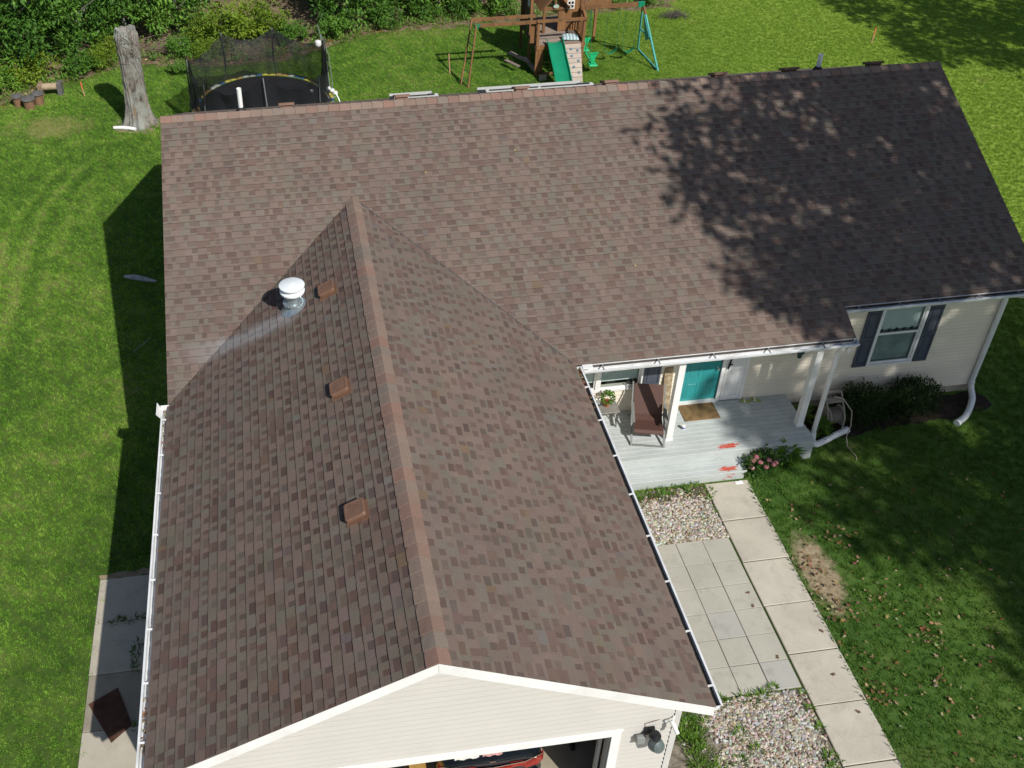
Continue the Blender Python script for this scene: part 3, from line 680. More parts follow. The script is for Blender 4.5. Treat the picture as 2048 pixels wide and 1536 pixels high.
m = MB(); m.box(x-.24, x-.09, GY-.13, GY-.05, z-.20, z-.02); m.build('sensor_box', simple('grey_plastic', (.24, .25, .24), .5, .1), fo, bevel=.02)
m = MB(); m.tube([(x-.06, GY-.03, z-.0), (x-.11, GY-.025, z+.20), (x+.12, GY-.025, z+.27)], .005, 5); m.build('lamp_wire', simple('rust_wire', (.20, .09, .05), .7), fo)
m = MB(); m.tube([(8.07, GY-.03, 2.78), (8.01, GY-.10, 2.76)], .018, 8); m.tube([(8.00, GY-.10, 2.78), (8.06, GY-.26, 2.66)], .034, 10); m.tube([(8.0, GY-.08, 2.77), (7.93, GY-.05, 2.70)], .02, 8)
m.build('security_camera', M_PVC, house, smooth=True)
# lantern under the porch eave
m = MB(); c = Vector((14.42, YW-.02, 1.98)); m.box(c.x-.05, c.x+.05, c.y-.02, c.y, c.z, c.z+.16); m.tube([c+Vector((0, -.02, .12)), c+Vector((0, -.12, .14)), c+Vector((0, -.14, .07))], .012, 6)
m.lathe([(0, .10), (.09, .05), (.10, .02), (.065, .01), (.05, -.13), (.03, -.15), (0, -.16)], c+Vector((0, -.14, 0)), 8); m.build('wall_lantern', simple('dark_green_metal', (.02, .06, .055), .4, .1), house)
# ------------------------------------------------------------------ ground
def lawn_mat(name, blades):
    m, nt, p = nodes(name); co = coords(nt, 'World')
    big = noise(nt, co, 0.16, 4, 0.55); mid = noise(nt, co, 1.5, 6, 0.65); fine = noise(nt, co, 9, 4, 0.6)
    t = mathn(nt, 'SUBTRACT', mathn(nt, 'ADD', mathn(nt, 'MULTIPLY', big, 0.65), mathn(nt, 'ADD', mathn(nt, 'MULTIPLY', mid, 0.75), mathn(nt, 'MULTIPLY', fine, 0.35))), 0.40)
    # wheel tracks of the mower running along the left-hand lawn
    sx = nt.nodes.new('ShaderNodeSeparateXYZ'); nt.links.new(co, sx.inputs[0])
    yy = mathn(nt, 'MAXIMUM', mathn(nt, 'SUBTRACT', sx.outputs['Y'], 5.0), 0.0)
    bend = mathn(nt, 'SUBTRACT', sx.outputs['X'], mathn(nt, 'MULTIPLY', mathn(nt, 'MULTIPLY', yy, yy), 0.049))
    bend = mathn(nt, 'ADD', bend, mathn(nt, 'MULTIPLY', mathn(nt, 'SUBTRACT', noise(nt, co, 0.7, 3), 0.5), 0.22))
    def track(c0, w): 
        q = mathn(nt, 'DIVIDE', mathn(nt, 'SUBTRACT', bend, c0), w)
        return mathn(nt, 'EXPONENT', mathn(nt, 'MULTIPLY', mathn(nt, 'MULTIPLY', q, q), -1.0))
    near_ = N(nt, 'ShaderNodeMapRange'); near_.inputs[1].default_value = -5.0; near_.inputs[2].default_value = 0.0; nt.links.new(sx.outputs['Y'], near_.inputs[0])
    far_ = N(nt, 'ShaderNodeMapRange'); far_.inputs[1].default_value = 12.5; far_.inputs[2].default_value = 9.0; nt.links.new(sx.outputs['Y'], far_.inputs[0])
    tk = mathn(nt, 'SUBTRACT', mathn(nt, 'ADD', track(-5.2, .17), mathn(nt, 'MULTIPLY', track(-5.95, .18), 0.8)), mathn(nt, 'ADD', track(-4.78, .2), mathn(nt, 'MULTIPLY', track(-5.58, .16), 0.7)))
    t = mathn(nt, 'ADD', t, mathn(nt, 'MULTIPLY', mathn(nt, 'MULTIPLY', tk, mathn(nt, 'MULTIPLY', near_.outputs[0], far_.outputs[0])), 0.11))
    if blades:
        oi = nt.nodes.new('ShaderNodeObjectInfo')
        t = mathn(nt, 'ADD', t, mathn(nt, 'MULTIPLY', mathn(nt, 'SUBTRACT', oi.outputs['Random'], 0.5), 0.26))
        stops = [(0.24, (0.080, 0.195, 0.024)), (0.45, (0.172, 0.348, 0.040)), (0.60, (0.262, 0.440, 0.060)), (0.80, (0.350, 0.475, 0.105))]
    else:
        stops = [(0.30, (0.045, 0.080, 0.015)), (0.50, (0.080, 0.130, 0.022)), (0.64, (0.145, 0.165, 0.045)), (0.76, (0.22, 0.185, 0.085))]
    c = ramp(nt, t, stops)
    # the lawn to the right and behind is a yellower green, dry straw in patches
    yl = N(nt, 'ShaderNodeMapRange'); yl.inputs[1].default_value = 13.0; yl.inputs[2].default_value = 24.0; nt.links.new(sx.outputs['X'], yl.inputs[0])
    c = mixc(nt, mathn(nt, 'MULTIPLY', yl.outputs[0], 0.72), c, (0.255, 0.370, 0.048))
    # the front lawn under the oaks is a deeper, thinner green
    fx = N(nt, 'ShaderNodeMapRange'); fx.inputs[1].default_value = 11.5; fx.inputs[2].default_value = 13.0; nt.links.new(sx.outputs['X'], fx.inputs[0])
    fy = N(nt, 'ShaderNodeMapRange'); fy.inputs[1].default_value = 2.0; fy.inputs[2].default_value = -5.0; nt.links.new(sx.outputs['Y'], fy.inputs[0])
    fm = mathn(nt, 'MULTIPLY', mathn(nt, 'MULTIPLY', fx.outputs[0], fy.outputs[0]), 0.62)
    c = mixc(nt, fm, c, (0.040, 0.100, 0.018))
    # worn bare patch beside the walkway
    mp = nt.nodes.new('ShaderNodeMapping'); mp.inputs['Location'].default_value = (-13.14/.46, 10.15/1.15, 0); mp.inputs['Scale'].default_value = (1/.46, 1/1.15, 0)
    nt.links.new(co, mp.inputs[0]); ln = nt.nodes.new('ShaderNodeVectorMath'); ln.operation = 'LENGTH'; nt.links.new(mp.outputs[0], ln.inputs[0])
    bm_ = ramp(nt, mathn(nt, 'ADD', ln.outputs['Value'], mathn(nt, 'MULTIPLY', mathn(nt, 'SUBTRACT', noise(nt, co, 4, 5, .65), 0.5), 1.1)), [(0.62, (1, 1, 1)), (1.0, (0, 0, 0))])
    c = mixc(nt, mathn(nt, 'MULTIPLY', bm_, 0.45 if blades else 0.95), c, ramp(nt, fine, [(.35, (.20, .15, .09)), (.65, (.38, .30, .20))]))
    mp = nt.nodes.new('ShaderNodeMapping'); mp.inputs['Location'].default_value = (5.5/1.7, -12.9/1.1, 0); mp.inputs['Scale'].default_value = (1/1.7, 1/1.1, 0)
    nt.links.new(co, mp.inputs[0]); ln = nt.nodes.new('ShaderNodeVectorMath'); ln.operation = 'LENGTH'; nt.links.new(mp.outputs[0], ln.inputs[0])
    st_ = ramp(nt, mathn(nt, 'ADD', ln.outputs['Value'], mathn(nt, 'MULTIPLY', mathn(nt, 'SUBTRACT', noise(nt, co, 1.6, 5, .65), 0.5), 2.2)), [(0.3, (1, 1, 1)), (1.0, (0, 0, 0))])
    c = mixc(nt, mathn(nt, 'MULTIPLY', st_, 0.6), c, (0.33, 0.29, 0.12))
    dry = ramp(nt, noise(nt, co, 0.55, 6, 0.65), [(0.63, (0, 0, 0)), (0.76, (1, 1, 1))])
    c = mixc(nt, mathn(nt, 'MULTIPLY', dry, 0.45), c, (0.34, 0.29, 0.11))
    nt.links.new(c, p.inputs['Base Color']); p.inputs['Roughness'].default_value = 0.75; p.inputs['Specular IOR Level'].default_value = 0.15
    if blades:
        out = nt.nodes['Material Output']; tl = N(nt, 'ShaderNodeBsdfTranslucent'); nt.links.new(c, tl.inputs[0])
        mx = N(nt, 'ShaderNodeMixShader'); mx.inputs[0].default_value = 0.25
        nt.links.new(p.outputs[0], mx.inputs[1]); nt.links.new(tl.outputs[0], mx.inputs[2]); nt.links.new(mx.outputs[0], out.inputs[0])
    else: bump(nt, p, fine, 0.5, 0.03)
    return m
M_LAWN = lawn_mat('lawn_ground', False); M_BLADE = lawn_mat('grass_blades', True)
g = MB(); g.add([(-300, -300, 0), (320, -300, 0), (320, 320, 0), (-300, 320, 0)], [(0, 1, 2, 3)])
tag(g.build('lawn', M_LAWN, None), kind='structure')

def ragged(name, pts, z, mat, jit=0.12, step=0.25, seed=1):
    r = random.Random(seed); out = []
    for (a, b) in zip(pts, pts[1:]+pts[:1]):
        a, b = Vector((*a, 0)), Vector((*b, 0)); n = max(1, int((b-a).length/step))
        for i in range(n): q = a.lerp(b, i/n); out.append((q.x+r.uniform(-jit, jit), q.y+r.uniform(-jit, jit), z))
    m = MB(); m.add(out, [tuple(range(len(out)))]); o = m.build(name, mat, None, fix=False)
    bm = bmesh.new(); bm.from_mesh(o.data); bmesh.ops.triangulate(bm, faces=bm.faces); bmesh.ops.recalc_face_normals(bm, faces=bm.faces)
    for f in bm.faces:
        if f.normal.z < 0: f.normal_flip()
    bm.to_mesh(o.data); bm.free()
    return tag(o, kind='structure')
def soil_mat(name, a, b, c, scale=3):
    m, nt, p = nodes(name); co = coords(nt, 'World')
    t = mathn(nt, 'ADD', mathn(nt, 'MULTIPLY', noise(nt, co, scale, 6, 0.65), 0.6), mathn(nt, 'MULTIPLY', noise(nt, co, scale*9, 4, 0.6), 0.4))
    nt.links.new(ramp(nt, t, [(0.34, a), (0.5, b), (0.68, c)]), p.inputs['Base Color']); p.inputs['Roughness'].default_value = 0.95; p.inputs['Specular IOR Level'].default_value = 0.1
    bump(nt, p, noise(nt, co, 35, 5, 0.7), 0.9, 0.03); return m
M_SOIL = soil_mat('woodland_soil', (0.09, 0.07, 0.045), (0.21, 0.155, 0.10), (0.33, 0.26, 0.175))
M_MULCH = soil_mat('dark_mulch', (0.020, 0.015, 0.013), (0.042, 0.031, 0.026), (0.085, 0.064, 0.050), 6)
M_BARE = soil_mat('bare_earth', (0.19, 0.145, 0.09), (0.30, 0.23, 0.155), (0.40, 0.32, 0.22), 4)
WOODS = [(-22, 11.5), (-12, 13.4), (-7.7, 14.9), (-5.5, 16.6), (-3.1, 18.3), (-.2, 17.4), (3, 17.4), (4.9, 18.6), (7.1, 19.6), (10.4, 19.9), (12.6, 20.2), (17.9, 20.4), (20.6, 20.6), (22.5, 23), (26, 30), (45, 44)]
def woods_y(x):
    for (a, b), (c, d) in zip(WOODS, WOODS[1:]):
        if a <= x <= c: return b+(d-b)*(x-a)/(c-a)
    return 10 if x < -22 else 44
ragged('woodland_floor', WOODS+[(45, 60), (-22, 60)], 0.004, M_SOIL, .25, .4, 4)
ragged('mulch_bed', [(14.5, -5.36), (19.6, -5.36), (19.7, -5.9), (18.6, -6.2), (16.4, -6.35), (14.9, -6.5), (14.5, -6.6)], 0.004, M_MULCH, .06, .2, 5)
0 and ragged('bare_patch', [(12.95, -9.2), (13.3, -9.35), (13.45, -9.9), (13.4, -10.6), (13.3, -11.1), (12.98, -10.9), (12.92, -10.2), (12.85, -9.6)], 0.004, M_BARE, .10, .10, 6)
ragged('bare_soil', [(-2.34+.95*math.cos(a*.5), 12.70+.75*math.sin(a*.5)) for a in range(13)], 0.004, M_BARE, .12, .2, 8)
ragged('bare_edge', [(-1.83, -8.0), (-.9, -7.98), (.3, -8.0), (.3, -8.16), (-1.83, -8.16)], 0.004, M_BARE, .05, .15, 7)

# ------------------------------------------------------------------ concrete walk, pavers, pad
def concrete(name, col, v=0.10, spots=0.3, dark=(0.20, 0.18, 0.15)):
    m, nt, p = nodes(name); co = coords(nt, 'World'); oi = nt.nodes.new('ShaderNodeObjectInfo')
    a = noise(nt, co, 1.1, 6, 0.62); b = noise(nt, co, 26, 4, 0.6); s_ = noise(nt, co, 75, 2)
    t = mathn(nt, 'ADD', mathn(nt, 'MULTIPLY', a, 0.6), mathn(nt, 'ADD', mathn(nt, 'MULTIPLY', b, 0.25), mathn(nt, 'MULTIPLY', s_, 0.15)))
    t = mathn(nt, 'ADD', t, mathn(nt, 'MULTIPLY', mathn(nt, 'SUBTRACT', oi.outputs['Random'], 0.5), 0.10))
    c = ramp(nt, t, [(0.32, tuple(x*(1-2*v) for x in col)), (0.66, tuple(min(1, x*(1+v)) for x in col))])
    sp = ramp(nt, noise(nt, co, 34, 3, 0.7), [(0.62, (0, 0, 0)), (0.74, (1, 1, 1))])
    c = mixc(nt, mathn(nt, 'MULTIPLY', sp, spots), c, dark)
    bl = ramp(nt, noise(nt, co, 2.4, 6, 0.7), [(0.52, (0, 0, 0)), (0.72, (1, 1, 1))])
    c = mixc(nt, mathn(nt, 'MULTIPLY', bl, 0.50), c, tuple(x*0.60 for x in col))
    nt.links.new(c, p.inputs['Base Color']); p.inputs['Roughness'].default_value = 0.9; p.inputs['Specular IOR Level'].default_value = 0.2
    bump(nt, p, b, 0.25, 0.006); return m
M_WALK = concrete('walk_concrete', (0.50, 0.458, 0.378)); M_PAVER = concrete('paver_concrete', (0.425, 0.408, 0.345), 0.07, 0.12); M_PAD = concrete('pad_concrete', (0.47, 0.425, 0.34), 0.10, 0.2)
M_PAVER2 = concrete('pale_paver_concrete', (0.415, 0.405, 0.365), 0.06, 0.08)
M_OLDPAD = concrete('aged_pad_concrete', (0.30, 0.265, 0.205), 0.14, 0.35)
def slabs(root_name, x0, x1, ys, z, mat, piece, gap=0.012, chip=0.006):
    root = MB(); root.box(x0+.01, x1-.01, ys[-1]+.01, ys[0]-.01, -.08, z-.022)
    ro = tag(root.build(root_name, M_MULCH, None), kind='structure'); LOC[ro.name] = Vector((0, 0, 0))
    return ro
walk_y = [-7.44, -8.55, -9.69, -10.815, -11.95, -13.065, -14.25, -15.4, -16.6, -17.8]
walk = slabs('walkway', 11.65, 12.68, walk_y, .045, M_WALK, 'slab')
for i, (a, b) in enumerate(zip(walk_y, walk_y[1:])):
    m = MB(); m.bbox(11.65+rnd.uniform(-.008, .006), 12.68+rnd.uniform(-.01, .012), b+.009, a-.009, -.06, .045+rnd.uniform(-.006, .006), .012)
    m.build('slab', M_WALK, walk, label='top slab at the porch step' if i == 0 else None)
P0X, P0Y, PS = 10.42, -8.985, 0.61
pat = slabs('paver_patio', 8.55, 11.62, [P0Y, P0Y-6*PS], .03, M_PAVER, 'paver')
for i in range(-3, 2):
    for j in range(6):
        x = P0X+i*(0.597); y = P0Y-j*PS; gp = rnd.uniform(.004, .008)
        m = MB(); m.bbox(x+gp, x+.597-gp, y-PS+gp, y-gp, -.03, .03+rnd.uniform(-.004, .004), .006)
        m.build('paver', M_PAVER2 if (i, j) in ((0, 3), (1, 5)) else M_PAVER, pat)
pad_y = [-8.17, -9.28, -10.47, -11.65, -12.9, -14.2, -15.5, -17]
pad = slabs('side_pad', -1.8, GXL, pad_y, .035, M_PAD, 'slab')
for i, (a, b) in enumerate(zip(pad_y, pad_y[1:])):
    m = MB(); m.bbox(-1.8+rnd.uniform(-.008, .008), GXL-.02, b+.006, a-.006, -.05, .035+rnd.uniform(-.004, .004), .01); m.build('slab', M_OLDPAD if i == 2 else M_PAD, pad)
d = MB(); d.box(-3, 11.6, -40, GY-.03, -.05, .03); tag(d.build('driveway', M_PAD, None), kind='structure')

# ------------------------------------------------------------------ gravel
M_PEB = toned('river_pebble', 1.0, 0.7, 60, 0.25, 0.2, 0.3)
PEBC = [(0.50, 0.46, 0.38), (0.43, 0.38, 0.30), (0.38, 0.36, 0.32), (0.47, 0.44, 0.38), (0.30, 0.24, 0.17), (0.25, 0.24, 0.22), (0.56, 0.53, 0.47), (0.36, 0.30, 0.22), (0.18, 0.13, 0.09)]
OCT = [(1, 0, 0), (-1, 0, 0), (0, 1, 0), (0, -1, 0), (0, 0, 1), (0, 0, -1)]
OF = [(0, 2, 4), (2, 1, 4), (1, 3, 4), (3, 0, 4), (2, 0, 5), (1, 2, 5), (3, 1, 5), (0, 3, 5)]
def sphere_lo():
    vs_ = [Vector(v).normalized() for v in OCT]; fs = []; mid = {}
    def mp(a, b):
        k = (min(a, b), max(a, b))
        if k not in mid: vs_.append((vs_[a]+vs_[b]).normalized()); mid[k] = len(vs_)-1
        return mid[k]
    for a, b, c in OF: ab, bc, ca = mp(a, b), mp(b, c), mp(c, a); fs += [(a, ab, ca), (ab, b, bc), (ca, bc, c), (ab, bc, ca)]
    return vs_, [f for f in fs]
SPV, SPF = sphere_lo(); SPF_TOP = [f for f in SPF if sum(SPV[i].z for i in f) > -0.9]
def inside(x, y, poly):
    c = False
    for (a, b), (d, e) in zip(poly, poly[1:]+poly[:1]):
        if (b > y) != (e > y) and x < (d-a)*(y-b)/(e-b)+a: c = not c
    return c
def pebbles(name, poly, n, seed, label, thin=None):
    r = random.Random(seed); m = MB(); xs = [p[0] for p in poly]; ys = [p[1] for p in poly]; k = 0
    while k < n:
        x, y = r.uniform(min(xs), max(xs)), r.uniform(min(ys), max(ys)); k += 1
        if not inside(x, y, poly) or (thin and r.random() < thin(x, y)): continue
        s = r.uniform(.015, .034); rot = Euler((r.uniform(-.4, .4), r.uniform(-.4, .4), r.uniform(0, 6.3))).to_matrix(); sc = Vector((s*r.uniform(1, 1.6), s, s*r.uniform(.55, .9)))
        c = Vector((x, y, .012+r.uniform(0, .022))); m.col = tuple(q*r.uniform(.8, 1.12) for q in r.choice(PEBC))
        m.add([c+rot @ Vector((v.x*sc.x, v.y*sc.y, v.z*sc.z)) for v in SPV], SPF_TOP)
    o = m.build(name, M_PEB, None, smooth=True, fix=False); return tag(o, label, 'gravel', kind='stuff')
M_GRIT = soil_mat('gravel_grit', (0.10, 0.08, 0.06), (0.22, 0.19, 0.15), (0.40, 0.36, 0.30), 9)
bedA = [(8.6, -7.45), (11.60, -7.45), (11.63, -8.97), (8.6, -8.97)]; bedB = [(8.3, -12.67), (11.62, -12.67), (11.64, -17), (8.3, -17)]
for nm, b in (('gravel_bed', bedA), ('gravel_bed', bedB)):
    m = MB(); m.add([(x, y, .006) for x, y in b], [(0, 3, 2, 1)]); tag(m.build(nm, M_GRIT, None, fix=False), kind='structure')
pebbles('gravel', bedA, 6200, 1, 'pale river pebbles beside the porch step', lambda x, y: max(0, min(.9, (y+7.95)*3)))
pebbles('gravel', [(9.3, -12.7), (11.6, -12.68), (11.63, -15.2), (8.9, -15.2), (9.0, -13.2)], 9000, 2, 'pale river pebbles between garage corner and walkway', lambda x, y: 0.95 if x < 9.5+.2*math.sin(y*5) else (.7 if x > 11.45 else 0))

# ------------------------------------------------------------------ porch deck
def deck_paint():
    m, nt, p = nodes('peeling_deck_paint'); co = coords(nt, 'World')
    g_ = noise(nt, co, 3.0, 5, .6, (0.35, 1, 1)); f = noise(nt, co, 40, 3, .6, (.15, 1, 1))
    c = ramp(nt, mathn(nt, 'ADD', mathn(nt, 'MULTIPLY', g_, .6), mathn(nt, 'MULTIPLY', f, .4)), [(.34, (0.40, 0.43, 0.42)), (.66, (0.53, 0.565, 0.55))])
    tot = None
    for (x, y, rx, ry) in ((12.35, -6.84, .36, .09), (12.24, -7.27, .32, .12)):
        mp = nt.nodes.new('ShaderNodeMapping'); mp.inputs['Location'].default_value = (-x/rx, -y/ry, 0); mp.inputs['Scale'].default_value = (1/rx, 1/ry, 0)
        nt.links.new(co, mp.inputs[0]); ln = nt.nodes.new('ShaderNodeVectorMath'); ln.operation = 'LENGTH'; nt.links.new(mp.outputs[0], ln.inputs[0])
        v = mathn(nt, 'SUBTRACT', 1.0, ln.outputs['Value']); tot = v if tot is None else mathn(nt, 'MAXIMUM', tot, v)
    tn = noise(nt, co, 17, 5, .65, (.35, 1.8, 1))
    k = ramp(nt, mathn(nt, 'ADD', mathn(nt, 'MULTIPLY', tot, .40), tn), [(.64, (0, 0, 0)), (.66, (1, 1, 1))])
    c = mixc(nt, k, c, (0.50, 0.075, 0.045))
    sc = ramp(nt, noise(nt, co, 5, 6, .7), [(.66, (0, 0, 0)), (.72, (1, 1, 1))]); c = mixc(nt, mathn(nt, 'MULTIPLY', sc, .35), c, (.25, .26, .25))
    nt.links.new(c, p.inputs['Base Color']); p.inputs['Roughness'].default_value = .55; bump(nt, p, f, .15, .004); return m
M_DPAINT = deck_paint()
deck = thing('porch_deck', 'grey painted plank porch deck with peeling red patches at the front door', 'deck', (11.3, -6.2, 0))
dx0, dx1 = GXR+.02, 14.42
m = MB(); m.box(dx0, dx1-.03, -6.95, YW-.03, DK-.06, DK-.035); m.build('deck_frame', M_DPAINT, deck)
y = YW-.02; n = 12; wpl = (6.99-.02+YW-.0)/n*1.0
wpl = ((YW-.02)+6.99)/n
for i in range(n):
    yy = y-wpl*i; m = MB(); m.bbox(dx0, dx1+rnd.uniform(-.006, .006), yy-wpl+.004, yy-.003, DK-.034, DK+rnd.uniform(-.0015, .0015), .005); m.build('plank', M_DPAINT, deck)
for k in range(3):
    m = MB(); m.box(dx0, dx1-.012, -6.975, -6.955, DK-.04-.18*(k+1)+.004, DK-.04-.18*k); m.build('skirt_board', M_DPAINT, deck)
    m = MB(); m.box(dx1-.034, dx1-.014, -6.953, YW-.03, DK-.04-.18*(k+1)+.004, DK-.04-.18*k); m.build('skirt_board', M_DPAINT, deck)
st = MB(); st.box(dx0, 12.62, -7.36, -6.985, .0, .236); so_ = st.build('step', M_DPAINT, deck)
for k in range(3):
    a = -6.982-k*.139; m = MB(); m.bbox(dx0, 12.66, a-.135, a, .238, .28, .005); m.build('plank', M_DPAINT, so_)

# ------------------------------------------------------------------ things on the porch
M_WICK = None
def wicker():
    m, nt, p = nodes('brown_woven_resin'); co = coords(nt, 'Object')
    w = N(nt, 'ShaderNodeTexWave', Scale=14.0, Distortion=0.4); w.bands_direction = 'X'; nt.links.new(co, w.inputs[0])
    w2 = N(nt, 'ShaderNodeTexWave', Scale=30.0); w2.bands_direction = 'Y'; nt.links.new(co, w2.inputs[0])
    c = ramp(nt, w.outputs['Fac'], [(0.25, (0.042, 0.018, 0.014)), (0.7, (0.110, 0.056, 0.044))])
    c = mixc(nt, mathn(nt, 'MULTIPLY', w2.outputs['Fac'], .3), c, (0.19, .09, .07))
    nt.links.new(c, p.inputs['Base Color']); p.inputs['Roughness'].default_value = .55; bump(nt, p, w.outputs['Fac'], .5, .01); return m
M_WICK = wicker(); M_FRAME = simple('grey_chair_frame', (.20, .205, .195), .5, .12, 8)
# reclining chair: built in local coordinates (x across, y towards the back), then turned
ch = thing('lounge_chair', 'brown woven reclining chair with grey frame on the porch', 'chair', (10.66, -6.02, DK), R(-14))
m = MB(); sw = .335
prof = [(-.50, .34), (-.44, .38), (-.08, .35), (.08, .40), (.30, .74), (.46, 1.0)]
vs_ = []
for (yy, zz) in prof: vs_ += [(-sw, yy, zz), (sw, yy, zz)]
k = len(prof); vs_ += [(x_, y_, z_-.03) for x_, y_, z_ in vs_]
m.add(vs_, [(2*i, 2*i+1, 2*i+3, 2*i+2) for i in range(k-1)]+[(2*k+2*i, 2*k+2*i+2, 2*k+2*i+3, 2*k+2*i+1) for i in range(k-1)]+[(2*i, 2*i+2, 2*k+2*i+2, 2*k+2*i) for i in range(k-1)]+[(2*i+1, 2*k+2*i+1, 2*k+2*i+3, 2*i+3) for i in range(k-1)]+[(0, 2*k, 2*k+1, 1), (2*k-2, 2*k-1, 4*k-1, 4*k-2)])
m.build('seat_sling', M_WICK, ch, fix=True)
for s_ in (-1, 1):
    x = s_*(sw+.035)
    m = MB(); m.bar((x, -.60, .012), (x, .20, .62), .04, .045); m.build('leg', M_FRAME, ch)
    m = MB(); m.bar((x, .48, .012), (x, -.10, .60), .04, .045); m.build('leg', M_FRAME, ch)
    m = MB(); m.bar((x, -.42, .585), (x, .16, .66), .07, .035); m.build('armrest', M_FRAME, ch)
    m = MB(); m.bar((x-.0, .02, .36), (x, .48, 1.04), .03, .035); m.build('back_rail', M_FRAME, ch)
m = MB(); m.bar((-sw, -.585, .03), (sw, -.585, .03), .03, .03); m.build('cross_bar', M_FRAME, ch)
m = MB(); m.bar((-sw, .465, .03), (sw, .465, .03), .03, .03); m.build('cross_bar', M_FRAME, ch)
# folding table with a pot plant
tb = thing('side_table', 'small grey folding table with a pot plant in the porch corner', 'table', (9.82, -5.62, DK))
M_TBL = simple('weathered_grey_table', (.22, .21, .19), .5, .2, 7)
m = MB(); m.bbox(9.58, 10.04, -5.86, -5.40, DK+.46, DK+.49, .006); m.build('table_top', M_TBL, tb)
for x in (9.62, 10.0):
    for (a, b) in (((-5.88), (-5.44)), ((-5.42), (-5.84))):
        m = MB(); m.bar((x, a, DK+.004), (x, b, DK+.46), .025, .03); m.build('leg', M_FRAME, tb)
M_TERRA = simple('terracotta', (.36, .12, .05), .8, .15, 8); M_LEAFY = None
def leafmat(name, cols, trans=.3, rough=.5, spec=.3):
    m, nt, p = nodes(name); co = coords(nt, 'World')
    oi = nt.nodes.new('ShaderNodeObjectInfo'); at = nt.nodes.new('ShaderNodeAttribute'); at.attribute_name = 'tone'
    sx = nt.nodes.new('ShaderNodeSeparateColor'); nt.links.new(at.outputs['Color'], sx.inputs[0])
    t = mathn(nt, 'ADD', mathn(nt, 'MULTIPLY', noise(nt, co, .8, 3), .4), mathn(nt, 'ADD', mathn(nt, 'MULTIPLY', sx.outputs[0], .42), mathn(nt, 'MULTIPLY', oi.outputs['Random'], .18)))
    c = ramp(nt, t, [(0.2+.6*i/(len(cols)-1), k) for i, k in enumerate(cols)])
    nt.links.new(c, p.inputs['Base Color']); p.inputs['Roughness'].default_value = rough; p.inputs['Specular IOR Level'].default_value = spec
    out = nt.nodes['Material Output']; tl = N(nt, 'ShaderNodeBsdfTranslucent'); nt.links.new(c, tl.inputs[0])
    mx = N(nt, 'ShaderNodeMixShader'); mx.inputs[0].default_value = trans
    nt.links.new(p.outputs[0], mx.inputs[1]); nt.links.new(tl.outputs[0], mx.inputs[2]); nt.links.new(mx.outputs[0], out.inputs[0]); return m
M_GREEN = leafmat('fresh_leaves', [(.05, .13, .015), (.10, .21, .02), (.17, .29, .035)])
def leaf(mb, c, d, n, ln, w, tone=None, bend=.2):
    """one leaf as two folded quads: c base, d along, n up"""
    d = d.normalized(); s = d.cross(n)
    if s.length < 1e-4: s = d.orthogonal()
    s = s.normalized()*w/2; u = s.cross(d).normalized()
    mb.col = (tone if tone is not None else rnd.random(), 0, 0)
    a, b, t = c, c+d*ln*.5+u*ln*bend*.35, c+d*ln-u*ln*bend*.2
    mb.add([a, b-s, t, b+s, b-u*w*.12], [(0, 4, 2, 1), (0, 3, 2, 4)])
def leafball(mb, c, rx, ry, rz, n, ln, w, r, surf=.55, up=.35):
    for _ in range(n):
        v = Vector((r.gauss(0, 1), r.gauss(0, 1), r.gauss(0, 1))).normalized(); k = surf+(1-surf)*r.random()
        if v.z < -.55: continue
        p = Vector((c[0]+v.x*rx*k, c[1]+v.y*ry*k, c[2]+v.z*rz*k))
        d = (v+Vector((r.uniform(-.8, .8), r.uniform(-.8, .8), r.uniform(-.5, .5)+up))).normalized()
        leaf(mb, p, d, Vector((r.uniform(-.4, .4), r.uniform(-.4, .4), 1)), ln*r.uniform(.7, 1.3), w*r.uniform(.7, 1.3), max(0, min(1, .25+.5*(v.z*.5+.5)+r.uniform(-.25, .25))))
pp = thing('potted_plant', 'leafy green plant in a terracotta pot on the porch table', 'plant', (9.78, -5.62, DK+.49))
m = MB(); m.lathe([(.055, .002), (.08, .13), (.09, .13), (.09, .155), (.07, .155), (.065, .13)], (9.78, -5.62, DK+.49), 14); m.build('pot', M_TERRA, pp, smooth=True)
m = MB(); leafball(m, (9.78, -5.62, DK+.74), .15, .15, .13, 150, .09, .045, rnd); m.build('foliage', M_GREEN, pp, fix=False)
m = MB(); m.tube([(9.62, -5.52, DK+.492), (9.62, -5.52, DK+.62)], .035, 10); m.tube([(9.62, -5.52, DK+.62), (9.64, -5.50, DK+.68)], .02, 8)
tag(m.build('spray_bottle', M_PVC, None, smooth=True), 'white bottle behind the pot plant on the porch table', 'bottle')
M_COIR = simple('coir_mat', (.20, .125, .055), .95, .45, 5, bs=.8, fine=140)
m = MB(); m.bbox(11.66, 12.54, -5.93, -5.35, DK+.004, DK+.018, .004); tag(m.build('doormat', M_COIR, None), 'brown coir doormat in front of the teal door', 'doormat')
m = MB(); c = (11.53, -6.16, DK+.003); m.mi = 0; m.lathe([(.032, 0), (.045, .10)], c, 14); m.mi = 1; m.lathe([(.0462, .10), (.047, .112), (.02, .118)], c, 14); m.mi = 2; m.lathe([(.0402, .035), (.0442, .075)], c, 14)
tag(m.build('paper_cup', [M_PVC, M_PVC, simple('blue_print', (.05, .10, .35), .5)], None, smooth=True), 'white paper cup with blue print standing on the deck', 'cup')
M_SLIP = simple('yellow_green_fabric', (.36, .40, .12), .8, .2, 20); M_SLIPW = simple('white_strap', (.6, .62, .5), .7, .1)
